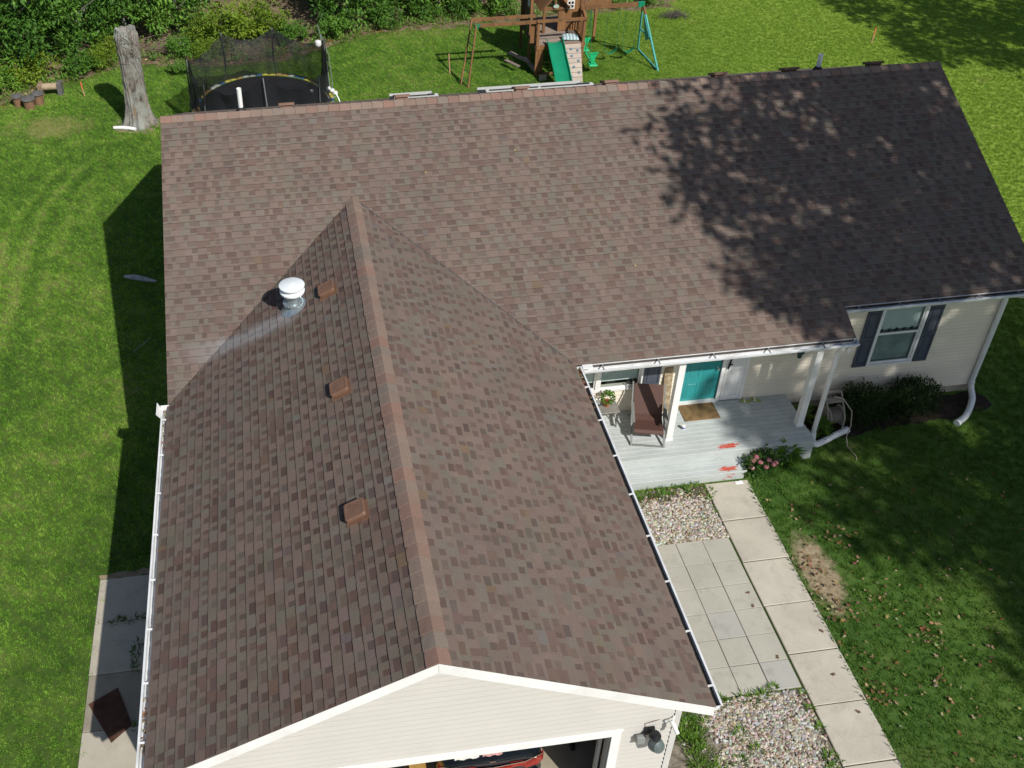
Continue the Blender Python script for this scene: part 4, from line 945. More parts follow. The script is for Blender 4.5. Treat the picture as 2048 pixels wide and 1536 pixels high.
for i, (x, a) in enumerate(((13.34, 75), (13.60, 60))):
    sh = thing('slipper', ('yellow-green slipper nearer the door on the porch deck', 'yellow-green slipper farther from the door on the porch deck')[i], 'slipper', (x, -5.46, DK+.003), R(a))
    m = MB(); out = [(.0, -.13), (.035, -.12), (.042, -.04), (.05, .06), (.04, .12), (0, .14), (-.04, .11), (-.045, .04), (-.038, -.05), (-.03, -.12)]; m.prism([(p, q, 0) for p, q in out], (0, 0, .022)); m.build('sole', M_SLIP, sh)
    m = MB(); m.tube([(-.05, .02, .012), (-.03, .03, .055), (.03, .03, .055), (.052, .02, .012)], .022, 8); m.build('strap', M_SLIPW, sh, smooth=True)
# tall weathered board leaning beside the door
M_BOARD = simple('weathered_sign_board', (.30, .22, .13), .9, .3, 14, dirt=((.55, .48, .33), .9))
m = MB(); m.add([(11.20, YW-.20, DK+.004), (11.40, YW-.20, DK+.004), (11.40, YW-.04, DK+1.25), (11.20, YW-.04, DK+1.25), (11.20, YW-.17, DK+.004), (11.40, YW-.17, DK+.004), (11.40, YW-.019, DK+1.25), (11.20, YW-.019, DK+1.25)], [(0, 1, 2, 3), (7, 6, 5, 4), (0, 4, 5, 1), (1, 5, 6, 2), (2, 6, 7, 3), (3, 7, 4, 0)])
tag(m.build('porch_board', M_BOARD, None), 'tall flaking wooden board leaning on the wall between window and door', 'board')
m = MB(); q = [(12.44+.10*math.cos(a*.8)*(1+.3*math.sin(a*3)), -7.52+.07*math.sin(a*.8), .055+.02*math.sin(a*2.3)) for a in range(8)]
m.add(q+[(12.44, -7.52, .10)], [(i, (i+1) % 8, 8) for i in range(8)]); tag(m.build('crumpled_paper', M_PVC, None, fix=False), 'crumpled white paper at the head of the walkway', 'paper')

# ------------------------------------------------------------------ hose reel
M_BEIGE = simple('beige_plastic', (.30, .27, .235), .5, .12, 6); M_HOSE = simple('dull_hose', (.16, .14, .12), .5, .2, 12); M_GHOSE = simple('pale_hose', (.42, .36, .28), .5, .1)
hr = thing('hose_reel', 'beige wheeled hose reel cart beside the porch deck', 'hose reel', (15.30, -6.05, 0))
for s_ in (-1, 1):
    y = -6.05+s_*.0; x = 15.30+s_*.20
    m = MB(); m.tube([(x, -6.32, .01), (x, -6.30, .35), (x, -6.18, .65), (x, -5.86, .98)], .022, 8); m.build('side_frame', M_BEIGE, hr, smooth=True)
    m = MB(); m.lathe([(.235, -.02), (.25, 0), (.235, .02), (.10, .012), (.06, .03)], (0, 0, 0), 20, Matrix.Rotation(R(90), 3, 'Y')); m.v = [tuple(Vector(p)+Vector((15.30+s_*.165, -6.12, .46))) for p in m.v]; m.build('reel_flange', M_BEIGE, hr, smooth=True)
    m = MB(); m.lathe([(.12, -.025), (.13, 0), (.12, .025)], (0, 0, 0), 18, Matrix.Rotation(R(90), 3, 'Y')); m.v = [tuple(Vector(p)+Vector((15.30+s_*.25, -5.90, .13))) for p in m.v]; m.build('wheel', M_DARKM, hr, smooth=True)
m = MB(); m.bar((15.10, -5.86, .98), (15.50, -5.86, .98), .04, .05); m.box(15.12, 15.48, -6.06, -5.92, .80, .86); m.build('handle', M_BEIGE, hr)
m = MB(); pts = []
for i in range(9*16):
    a = i/16*2*math.pi; pts.append((15.17+.26*(i/(9*16)), -6.12+math.cos(a)*.18, .46+math.sin(a)*.18))
m.tube(pts, .016, 6); m.build('coiled_hose', M_HOSE, hr, smooth=True)
m = MB(); m.tube([(15.24, -6.02, .98), (15.44, -6.12, .96), (15.62, -6.30, .70), (15.62, -6.42, .35), (15.50, -6.55, .14), (15.44, -6.78, .03), (15.50, -7.10, .02), (15.44, -7.22, .02)], .013, 7)
tag(m.build('garden_hose', M_GHOSE, None, smooth=True), 'pale thin hose hanging off the reel onto the grass', 'hose')

# ------------------------------------------------------------------ inside the garage
M_CAR = None
m_, nt, p = nodes('dark_car_paint'); p.inputs['Base Color'].default_value = (.006, .010, .014, 1); p.inputs['Roughness'].default_value = .16; p.inputs['Coat Weight'].default_value = 1.0; p.inputs['Coat Roughness'].default_value = .03
nt.links.new(ramp(nt, noise(nt, coords(nt, 'World'), 3, 5), [(.3, (.005, .008, .012)), (.7, (.010, .015, .020))]), p.inputs['Base Color']); M_CAR = m_
m_, nt, p = nodes('red_tail_lamp'); p.inputs['Roughness'].default_value = .12
nt.links.new(ramp(nt, noise(nt, coords(nt, 'World'), 9, 3), [(.35, (.20, .012, .012)), (.7, (.36, .035, .022))]), p.inputs['Base Color']); M_TAIL = m_
M_CHROME = simple('chrome', (.75, .75, .76), .12, .05, 8, metal=1.0, bs=0); M_TYRE = simple('tyre_rubber', (.018, .018, .018), .85); M_CGLASS = simple('tinted_car_glass', (.006, .008, .009), .06, .1, bs=0, spec=.8)
M_TOWEL = simple('white_cloth', (.75, .73, .68), .85, .06); M_PINK = simple('pink_cloth', (.55, .30, .29), .85, .25, 9)
def car(root, cx, yr, mirror=1):
    """saloon parked nose-in, tail towards the street; cx centre, yr rear end"""
    sec = [(-0.02, .50, .78, .34), (0.06, .86, .98, .26), (0.30, .92, 1.09, .22), (0.85, .93, 1.13, .20), (2.3, .94, 1.06, .2), (3.6, .93, 1.00, .2), (4.5, .86, .86, .22), (4.82, .60, .66, .32)]
    m = MB(); vs_ = []
    for (dy, hw, zt, zb) in sec:
        y = yr+dy; zm = zb+(zt-zb)*.55
        vs_ += [(cx-hw*.86, y, zb), (cx-hw, y, zb+.14), (cx-hw, y, zm), (cx-hw*.93, y, zt-.06), (cx-hw*.72, y, zt), (cx, y, zt+.025), (cx+hw*.72, y, zt), (cx+hw*.93, y, zt-.06), (cx+hw, y, zm), (cx+hw, y, zb+.14), (cx+hw*.86, y, zb)]
    n = 11; fs = [(i*n+j, i*n+(j+1) % n, (i+1)*n+(j+1) % n, (i+1)*n+j) for i in range(len(sec)-1) for j in range(n)]+[tuple(range(n)), tuple(range((len(sec)-1)*n, len(sec)*n))]
    m.add(vs_, fs); b = m.build('body', M_CAR, root, smooth=True)
    m = MB(); cab = [(.72, .78, 1.12), (1.25, .68, 1.42), (2.5, .66, 1.46), (3.35, .76, 1.02)]; vs_ = []
    for (dy, hw, zt) in cab: vs_ += [(cx-hw-.06, yr+dy, 1.02), (cx-hw, yr+dy, zt-.03), (cx-hw*.6, yr+dy, zt), (cx+hw*.6, yr+dy, zt), (cx+hw, yr+dy, zt-.03), (cx+hw+.06, yr+dy, 1.02)]
    m.add(vs_, [(i*6+j, i*6+j+1, (i+1)*6+j+1, (i+1)*6+j) for i in range(3) for j in range(5)]); m.build('cabin', M_CAR, root, smooth=True)
    m = MB(); m.add([(cx-.66, yr+.74, 1.15), (cx+.66, yr+.74, 1.15), (cx+.58, yr+1.20, 1.42), (cx-.58, yr+1.20, 1.42)], [(0, 1, 2, 3)]); m.v = [tuple(Vector(q)+Vector((0, -.02, .014))) for q in m.v]; m.build('rear_window', M_CGLASS, root, fix=False)
    for s_ in (-1, 1):
        m = MB(); pts = [(s_*.30, -.0), (s_*.55, .012), (s_*.80, .05), (s_*.905, .13)]
        for (a, b_) in zip(pts, pts[1:]): m.prism([(cx+a[0], yr+a[1]-.012, .74), (cx+b_[0], yr+b_[1]-.012, .74), (cx+b_[0], yr+b_[1]+.0, .93), (cx+a[0], yr+a[1]+.0, .93)], (0, .05, 0))
        m.build('tail_lamp', M_TAIL, root)
        for dy in (.95, 3.75):
            m = MB(); m.lathe([(.20, -.1), (.31, -.1), (.33, -.06), (.33, .06), (.31, .1), (.20, .1)], (0, 0, 0), 20, Matrix.Rotation(R(90), 3, 'Y')); m.v = [tuple(Vector(q)+Vector((cx+s_*.80, yr+dy, .40))) for q in m.v]; w = m.build('wheel', M_TYRE, root, smooth=True)
            m = MB(); m.lathe([(.04, -.105), (.2, -.101), (.2, .101), (.04, .105)], (0, 0, 0), 16, Matrix.Rotation(R(90), 3, 'Y')); m.v = [tuple(Vector(q)+Vector((cx+s_*.80, yr+dy, .40))) for q in m.v]; m.build('rim', M_GALV, w, smooth=True)
    m = MB(); m.box(cx-.31, cx+.31, yr-.03, yr+.0, .83, .90); m.build('light_bar', M_TAIL, root)
    m = MB(); m.tube([(cx-.88, yr+.10, .965), (cx-.55, yr-.0, .955), (cx, yr-.03, .95), (cx+.55, yr-.0, .955), (cx+.88, yr+.10, .965)], .010, 6); m.box(cx-.05, cx+.05, yr+.03, yr+.045, 1.0, 1.03); m.build('chrome_strip', M_CHROME, root)
    m = MB(); m.bbox(cx-.84, cx+.84, yr-.10, yr+.05, .36, .60, .05); m.build('bumper', M_CAR, root, bevel=.03)
c1 = thing('parked_car', 'dark saloon car with full-width red tail lights inside the open garage', 'car', (5.38, -11.4, .07)); car(c1, 5.38, -13.85)
c2 = thing('parked_car', 'dark car on the left side of the garage, only its tail edge showing', 'car', (2.85, -11.4, .07)); car(c2, 2.85, -13.6)
for nm, mat, x0, x1, lb in (('folded_towel', M_TOWEL, 4.74, 5.16, 'white folded cloth lying on the boot lid of the car with the red lights'), ('folded_towel', M_PINK, 5.22, 5.56, 'pink patterned cloth lying on the boot lid of the car with the red lights')):
    m = MB(); k = 9; vs_ = []
    for j in range(4):
        for i in range(k): vs_.append((x0+(x1-x0)*i/(k-1), -13.74+.12*j, 1.075+.03*j+.022*math.sin(i*1.7+j)))
    m.add(vs_, [(j*k+i, j*k+i+1, (j+1)*k+i+1, (j+1)*k+i) for j in range(3) for i in range(k-1)]); tag(m.build(nm, mat, None, smooth=True, fix=False), lb, 'cloth')
wk = thing('timber_shelf', 'rough timber shelf against the right wall inside the garage', 'shelf', (7.6, -13.3, .07))
for x in (7.38, 7.9):
    for y in (-13.85, -12.9): MB().box(x, x+.07, y, y+.07, .07, 1.4).build('upright', M_WOODB, wk)
for z in (.45, .95): MB().box(7.34, 8.0, -13.9, -12.8, z, z+.04).build('shelf_board', M_WOODB, wk)
for i, (x, z, w) in enumerate(((7.5, .99, .3), (7.55, .49, .36))): MB().bbox(x, x+w, -13.8, -13.4, z+.001, z+.3, .01).build('crate', M_INNER, wk)
m = MB(); m.box(6.95, 7.02, -13.3, -8, .07, .25); tag(m.build('wall_kerb', M_DARKM, None), 'low black kerb along the garage floor edge', 'kerb')
m = MB(); m.bbox(3.95, 4.3, -13.6, -13.3, .07, .5, .02); m.box(4.0, 4.25, -13.55, -13.35, .5, .62); tag(m.build('yellow_crate', simple('ochre_box', (.40, .24, .06), .8, .2, 8), None), 'ochre box standing between the two cars in the garage', 'box')

# ------------------------------------------------------------------ left of the house
m = MB(); M_RUST = simple('rusty_sheet', (.075, .030, .017), .9, .45, 5, bs=.6, dirt=((.17, .10, .06), .5))
a, b, c, d_ = (-1.74, -11.10), (-1.22, -10.82), (-.90, -11.63), (-1.25, -11.94)
m.prism([(a[0], a[1], .042), (d_[0], d_[1], .042), (c[0], c[1], .042), (b[0], b[1], .042)], (0, 0, .012)); tag(m.build('rusty_sheet', M_RUST, None), 'rust-brown square sheet lying askew on the side pad', 'metal sheet')
M_GREYWOOD = simple('grey_driftwood', (.30, .31, .33), .9, .25, 6, bs=.5)
m = MB(); m.tube([(-2.12, 2.86, .07), (-1.8, 2.74, .09), (-1.5, 2.62, .07), (-1.18, 2.50, .05)], [.05, .09, .08, .03], 7); tag(m.build('driftwood', M_GREYWOOD, None, smooth=True), 'pale grey piece of wood on the grass in the house shadow', 'wood')
m = MB()
for i in range(7):
    t = i/7; p = Vector((-1.62, -.66, .05)).lerp(Vector((-1.2, -.13, .05)), t); q = Vector((-1.62, -.66, .05)).lerp(Vector((-1.2, -.13, .05)), t+.09); m.bar(p, q, .02, .01)
    m.bar(q, Vector((-1.62, -.66, .047)).lerp(Vector((-1.2, -.13, .047)), t+1/7), .008, .006)
tag(m.build('marker_rope', M_GREYWOOD, None), 'short pale rope lying on the shaded grass left of the house', 'rope')
# ------------------------------------------------------------------ back yard
# tall dead trunk
def bark():
    m, nt, p = nodes('grey_bark'); co = coords(nt, 'World')
    f = noise(nt, co, 5, 6, .7, (1, 1, .16)); g_ = noise(nt, co, 1.6, 4); k = noise(nt, co, 24, 4, .6, (1, 1, .3))
    c = ramp(nt, mathn(nt, 'ADD', mathn(nt, 'MULTIPLY', f, .6), mathn(nt, 'MULTIPLY', k, .4)), [(.38, (.060, .050, .040)), (.50, (.20, .175, .145)), (.66, (.36, .33, .285))])
    c = mixc(nt, ramp(nt, g_, [(.45, (0, 0, 0)), (.62, (.8, .8, .8))]), c, (.30, .315, .285))
    nt.links.new(c, p.inputs['Base Color']); p.inputs['Roughness'].default_value = .95; bump(nt, p, f, 1.0, .06); return m
M_BARK = bark(); M_RAW = simple('exposed_wood', (.27, .185, .115), .9, .25, 6, bs=.5); M_TWIG = simple('dry_twig', (.17, .13, .10), .95, .25, 9)
sx_, sy_ = -2.34, 12.82
snag = thing('dead_trunk', 'tall bare dead tree trunk standing on the lawn beside the roof corner', 'tree trunk', (sx_, sy_, 0))
m = MB(); vs_ = []; nn = 72; lev = [0, .08, .18, .3, .45]+[.6+.15*i for i in range(20)]+[3.55, 3.64]; ridge = [rnd.uniform(-.022, .022) for _ in range(72)]
for i, z in enumerate(lev):
    r0 = .335+.06*(1-z/3.6)+.20*math.exp(-z*2.4)+(.05 if 2.7 < z < 3.5 else 0)
    for j in range(nn):
        a = 2*math.pi*j/nn
        fl = .15*math.exp(-z*2.2)*max(0, math.cos(a*5+.6))+.014*math.sin(a*3+z*.7)+ridge[(j+int(z*1.3)) % 72]+rnd.uniform(-.010, .010)
        zz = z+((.05*math.sin(a*2+1)+.025*math.sin(a*7)) if i == len(lev)-1 else 0)
        r = r0+fl; vs_.append((sx_+.07*z/3.6+r*math.cos(a), sy_+r*math.sin(a)*.95, zz))
fs = [(i*nn+j, i*nn+(j+1) % nn, (i+1)*nn+(j+1) % nn, (i+1)*nn+j) for i in range(len(lev)-1) for j in range(nn)]
vs_.append((sx_+.07, sy_, 3.40)); fs += [((len(lev)-1)*nn+j, (len(lev)-1)*nn+(j+1) % nn, len(vs_)-1) for j in range(nn)]
m.add(vs_, fs); m.build('trunk', M_BARK, snag, smooth=True)
m = MB(); q = [(-.09, .95), (.0, 1.02), (.07, .95), (.09, .55), (.06, .25), (-.02, .2), (-.08, .5)]
m.prism([(sx_+x*.8+.0, sy_-.365-.19*math.exp(-z*2.4), z) for x, z in q], (0, .06, 0)); m.build('bare_wood', M_RAW, snag)
for i in range(30):
    a = rnd.uniform(-.9, 1.2); z = rnd.uniform(2.5, 3.55); p0 = Vector((sx_+.38*math.sin(a)*rnd.uniform(.6, 1.05), sy_-.36, z)); d = Vector((rnd.uniform(-.25, .6), rnd.uniform(-.25, -.02), rnd.uniform(-.5, .15)))
    m = MB(); m.tube([p0, p0+d*.45+Vector((0, 0, .06)), p0+d*rnd.uniform(.8, 1.5)+Vector((0, .1, -.12))], [.010, .008, .003], 4); m.build('dead_vine', M_TWIG, snag)
m = MB(); m.tube([(-3.22, 12.42, .07), (-2.95, 12.38, .075), (-2.65, 12.28, .075), (-2.42, 12.17, .07)], [.06, .07, .07, .065], 10)
tag(m.build('drain_pipe', M_PVC, None, smooth=True), 'white drain pipe piece lying at the foot of the dead trunk', 'pipe')
# log stools and a little bench
M_LOG = simple('cut_log', (.22, .125, .07), .9, .25, 7, bs=.5); M_LOGTOP = simple('grey_log_top', (.12, .115, .11), .9, .25, 9, bs=.4)
for i, (x, y, r, h, lb) in enumerate(((-6.98, 14.95, .20, .36, 'leftmost log stool with grey top by the woodland edge'), (-6.52, 14.66, .24, .36, 'middle and frontmost log stool with grey top by the woodland edge'), (-6.22, 14.98, .22, .40, 'log stool with grey top nearest the little bench'))):
    t = thing('log_stool', lb, 'stool', (x, y, 0)); m = MB(); m.lathe([(r*.80, 0), (r*.82, h*.5), (r*.86, h)], (x, y, 0), 16); m.build('log', M_LOG, t, smooth=True)
    m = MB(); m.lathe([(r*1.0, h+.001), (r*1.08, h+.03), (r*1.02, h+.075), (r*.5, h+.095), (0, h+.097)], (x, y, 0), 16); m.build('seat', M_LOGTOP, t, smooth=True)
bn = thing('log_bench', 'short rustic wooden bench beside the log stools', 'bench', (-5.85, 15.72, 0)); M_LOGL = simple('pale_log', (.36, .28, .18), .9, .2, 8)
for x in (-6.22, -5.50): MB().bbox(x-.09, x+.09, 15.56, 15.90, 0, .52, .03).build('leg', M_RAW if x < -6 else M_LOGTOP, bn)
m = MB(); m.tube([(-6.13, 15.70, .36), (-5.59, 15.70, .36)], .14, 12); m.build('seat', M_LOGL, bn, smooth=True)
M_STAKE = simple('raw_stake', (.45, .26, .15), .85, .15, 9); M_ORANGE = simple('orange_paint', (.62, .16, .07), .7, .1)
for (x, y, h, dx, lb) in ((-4.57, 15.36, .62, -.05, 'thin survey stake with orange top beside the dead trunk'), (27.53, 15.39, .64, .03, 'thin survey stake with orange top on the far right lawn'), (9.65, 15.14, .86, -.06, 'thin brown stake left of the climbing ladder')):
    t = thing('survey_stake', lb, 'stake', (x, y, 0)); m = MB(); m.bar((x, y, 0), (x+dx*.5, y, h*.5), .045, .03, (0, 1, 0)); m.build('stake', M_STAKE, t); m = MB(); m.bar((x+dx*.5, y, h*.5), (x+dx, y, h), .046, .031, (0, 1, 0)); m.build('painted_top', M_ORANGE if x != 9.65 else M_STAKE, t)

# trampoline
TX, TY, TR, TZ = 2.27, 11.92, 2.52, .88
tr = thing('trampoline', 'round black trampoline with tall safety net behind the house', 'trampoline', (TX, TY, 0))
M_MAT = simple('black_trampoline_mat', (.012, .012, .014), .65, .3, 2.5); M_STEEL = simple('dull_steel_tube', (.36, .40, .40), .4, .1, 6, metal=.5)
def net_mat():
    m, nt, p = nodes('black_safety_net'); out = nt.nodes['Material Output']; p.inputs['Base Color'].default_value = (.010, .011, .013, 1); p.inputs['Roughness'].default_value = .7
    tr_ = N(nt, 'ShaderNodeBsdfTransparent'); mx = N(nt, 'ShaderNodeMixShader')
    f = ramp(nt, noise(nt, coords(nt, 'World'), 2.2, 4, .6, (1, 1, .25)), [(.3, (.58,)*3), (.7, (.84,)*3)]); nt.links.new(f, mx.inputs[0])
    nt.links.new(tr_.outputs[0], mx.inputs[1]); nt.links.new(p.outputs[0], mx.inputs[2]); nt.links.new(mx.outputs[0], out.inputs[0]); return m
M_NET = net_mat()
rr = lambda a, r, z: (TX+r*math.cos(a), TY+r*math.sin(a), z)
m = MB(); m.tube([rr(i*2*math.pi/48, TR, TZ-.03) for i in range(49)], .028, 8, False); m.build('frame_ring', M_STEEL, tr, smooth=True)
m = MB(); k = 48; m.add([rr(i*2*math.pi/k, TR-.22, TZ-.02) for i in range(k)]+[(TX, TY, TZ-.03)], [(i, (i+1) % k, k) for i in range(k)]); m.build('mat', M_MAT, tr, fix=False)
PADC = [simple('pad_'+n, c, .6, .1) for n, c in (('yellow', (.36, .32, .06)), ('blue', (.035, .08, .14)), ('grey', (.26, .28, .25)), ('orange', (.28, .18, .06)))]
k = 60
for i in range(k):
    a0, a1 = i*2*math.pi/k, (i+1)*2*math.pi/k-.006; m = MB(); P = [rr(a0, TR-.24, TZ), rr(a1, TR-.24, TZ), rr(a1, TR+.03, TZ), rr(a0, TR+.03, TZ)]
    m.add(P+[(p[0], p[1], TZ+.022) for p in P[:2]]+[(p[0], p[1], TZ-.01) for p in P[2:]]+[rr((a0+a1)/2, TR-.1, TZ+.035)], [(4, 5, 8), (5, 6, 8), (6, 7, 8), (7, 4, 8)]); m.build('pad_segment', PADC[(i*7 % 11+i) % 4], tr, fix=False)
angs = [R(a) for a in (178, 122, 78, 22, -88, -38, -140)]
tops = {}
for i, a in enumerate(angs):
    x, y, _ = rr(a, TR+.06, 0); H = (2.7, 2.75, 2.7, 2.75, 3.0, 2.5, 2.5)[i]; bow = .08*math.sin(i*2.1)
    m = MB(); m.tube([(x, y, 0), (x, y, TZ), (x+bow, y, 1.6), (x-.05*math.cos(a), y-.05*math.sin(a), H)], .022, 8); m.build('net_pole', M_STEEL, tr, smooth=True)
    tops[a] = H
    if i not in (4,):
        m = MB(); m.tube([(x+bow*.9, y, 1.35), (x-.04*math.cos(a), y-.04*math.sin(a), H+.04)], [.028, .024], 8); m.build('pole_sleeve', M_MAT, tr, smooth=True)
sa = sorted((a % (2*math.pi), tops[a]) for a in angs); vs_ = []; fs = []; cols = 96; rows = 8
def toph(t):
    t %= 2*math.pi; ext = sa+[(sa[0][0]+2*math.pi, sa[0][1])]
    if t < sa[0][0]: t += 2*math.pi
    for (a, h), (b, g_) in zip(ext, ext[1:]):
        if a <= t <= b: u = (t-a)/(b-a); return h+(g_-h)*u-.62*4*u*(1-u)*(.7 if b-a < 1.2 else 1.0), u
    return 2.6, .5
for j in range(rows+1):
    for i in range(cols):
        a = i*2*math.pi/cols; h, u = toph(a); v = j/rows; z = TZ+.02+(h-TZ)*v
        r = TR-.10-.22*math.sin(math.pi*v)*(4*u*(1-u))-.05*math.sin(a*23+v*2); vs_.append(rr(a, r, z))
fs = [(j*cols+i, j*cols+(i+1) % cols, (j+1)*cols+(i+1) % cols, (j+1)*cols+i) for j in range(rows) for i in range(cols)]
m = MB(); m.add(vs_, fs); m.build('safety_net', M_NET, tr, smooth=True, fix=False)
for a in (angs[0], angs[3]):                         # net gathered at the poles
    x, y, _ = rr(a, TR-.06, 0); m = MB(); m.tube([(x, y, TZ+.0), (x, y, 1.7), (x, y, tops[a]-.05)], [.20, .08, .04], 9); m.build('net_gather', M_NET, tr, smooth=True)
for a in (R(20), R(-40), R(200), R(140), R(80), R(-100)):
    m = MB(); p = rr(a, TR, TZ-.04); m.tube([p, (p[0], p[1], .02)], .025, 8); m.build('leg', M_STEEL, tr, smooth=True)
M_ROPE = simple('white_hook', (.72, .72, .70), .5, .05)
ld = thing('trampoline_ladder', 'small steel ladder hooked to the right side of the trampoline', 'ladder', (4.95, 11.3, 0))
for dx, dy in ((0, 0), (.30, .28)):
    m = MB(); m.tube([(5.00+dx, 11.35+dy, .01), (4.62+dx, 11.85+dy, .92), (4.58+dx, 11.90+dy, 1.0)], .022, 8); m.build('rail', M_STEEL, ld, smooth=True)
for t in (.25, .5, .75, .95):
    m = MB(); p = Vector((5.00, 11.35, 0)).lerp(Vector((4.62, 11.85, .92)), t); m.tube([p, p+Vector((.30, .28, 0))], .019, 8); m.build('rung', M_STEEL, ld, smooth=True)
m = MB(); m.tube([(4.70, 12.55, 0), (4.72, 12.60, .9), (4.66, 12.9, 2.0), (4.42, 12.9, 3.3)], .018, 6); m.tube([(4.74, 12.5, 0), (4.82, 12.60, 1.2), (4.74, 12.9, 2.2), (4.52, 12.95, 2.9)], .014, 6)
tag(m.build('loose_net_poles', M_STEEL, None, smooth=True), 'pair of bent loose steel poles at the right of the trampoline', 'poles')
m = MB(); m.lathe([(.02, .22), (.11, .18), (.13, .08), (.10, 0), (.03, -.05)], (4.40, 12.85, 2.52), 12); tag(m.build('white_pouch', M_ROPE, None, smooth=True), 'white pouch hanging on the loose net poles', 'pouch')
for i, p in enumerate(((4.66, 12.55, .93), (4.78, 12.38, .93), (4.88, 12.22, .90))):
    m = MB(); m.lathe([(.03, 0), (.10, .02), (.09, .08), (.03, .10)], p, 9); tag(m.build('crumpled_cloth', M_ROPE, None, smooth=True), ('white cloth scrap farthest along the trampoline rim above the ladder', 'white cloth scrap midway on the trampoline rim above the ladder', 'white cloth scrap nearest the ladder on the trampoline rim')[i], 'cloth')
m = MB(); m.lathe([(0, 0), (.06, .02), (.06, .09), (0, .11)], (4.05, 12.55, TZ-.02), 10); tag(m.build('ball', M_ROPE, None, smooth=True), 'small white ball on the black trampoline mat', 'ball')

# wooden playset
def cedar(name, col, sc=4, var=.28):
    m, nt, p = nodes(name); co = coords(nt, 'World'); oi = nt.nodes.new('ShaderNodeObjectInfo')
    f = noise(nt, co, sc, 5, .6, (1, 1, .25)); k = noise(nt, co, 30, 3, .6, (1, .4, .2))
    t = mathn(nt, 'ADD', mathn(nt, 'ADD', mathn(nt, 'MULTIPLY', f, .55), mathn(nt, 'MULTIPLY', k, .3)), mathn(nt, 'MULTIPLY', oi.outputs['Random'], .18))
    nt.links.new(ramp(nt, t, [(.32, tuple(c*(1-var*1.6) for c in col)), (.68, tuple(c*(1+var) for c in col))]), p.inputs['Base Color']); p.inputs['Roughness'].default_value = .8; bump(nt, p, k, .3, .004); return m
M_CEDAR = cedar('cedar', (.24, .115, .045)); M_CEDARD = cedar('dark_cedar', (.085, .045, .028)); M_GREYB = cedar('weathered_grey_board', (.27, .21, .165)); M_PINKB = cedar('pale_climbing_board', (.44, .37, .31), 3, .12)
M_GRNP = simple('green_slide_plastic', (.008, .23, .115), .28, .08, 3, bs=0, spec=.5); M_GRNL = simple('bright_green_plastic', (.02, .44, .17), .35, .08, 4, bs=0); M_AQUA = simple('aqua_painted_metal', (.09, .42, .40), .4, .1, 5, bs=0)
M_HOLD = simple('blue_grey_hold', (.10, .16, .22), .6, .1); M_ROPEG = simple('green_chain', (.03, .16, .08), .5, .1)
ps = thing('playset', 'brown timber playset with fort, green slide and swing beam on the back lawn', 'playset', (13.9, 15.3, 0))
def P_(name, fn, mat, parent=None, **kw):
    m = MB(); fn(m); return m.build(name, mat, parent or ps, **kw)
for (x, y, h) in ((12.94, 14.42, 2.28), (14.76, 14.42, 2.28), (12.94, 15.62, 3.0), (13.44, 15.52, 2.30), (14.95, 15.62, 3.2), (12.94, 17.1, 3.0), (14.95, 17.1, 3.2), (16.15, 17.4, 3.0)):
    P_('post', lambda m: m.box(x-.05, x+.05, y-.05, y+.05, 1.3 if (x == 13.44) else 0, h), M_CEDAR)
n = 17
for i in range(n):
    y0 = 14.40+i*.16; P_('deck_board', lambda m: m.bbox(12.99, 14.71, y0, y0+.152, 1.28, 1.31, .004), M_GREYB)
P_('deck_beam', lambda m: m.box(12.90, 14.80, 14.34, 14.37, 1.12, 1.30), M_CEDAR); P_('deck_beam', lambda m: m.box(12.86, 12.89, 14.38, 17.1, 1.12, 1.30), M_CEDARD); P_('deck_beam', lambda m: m.box(14.82, 14.85, 14.38, 17.1, 1.12, 1.30), M_CEDAR)
P_('top_rail', lambda m: m.bar((12.86, 14.36, 2.28), (14.84, 14.36, 2.28), .09, .10), M_CEDAR)
P_('top_rail', lambda m: m.bar((14.80, 14.38, 2.25), (14.98, 15.60, 2.30), .08, .07), M_CEDAR)
for i in range(7):
    y = 14.55+i*.15; P_('baluster', lambda m: m.bar((14.80+.02*i, y, 1.31), (14.80+.02*i, y, 2.24), .035, .03, (0, 1, 0)), M_CEDAR)
P_('front_panel', lambda m: m.box(12.66, 12.89, 14.50, 14.53, 1.35, 2.20), M_CEDAR); P_('front_panel', lambda m: m.box(12.99, 13.20, 14.36, 14.39, 0.2, 1.28), M_CEDAR)
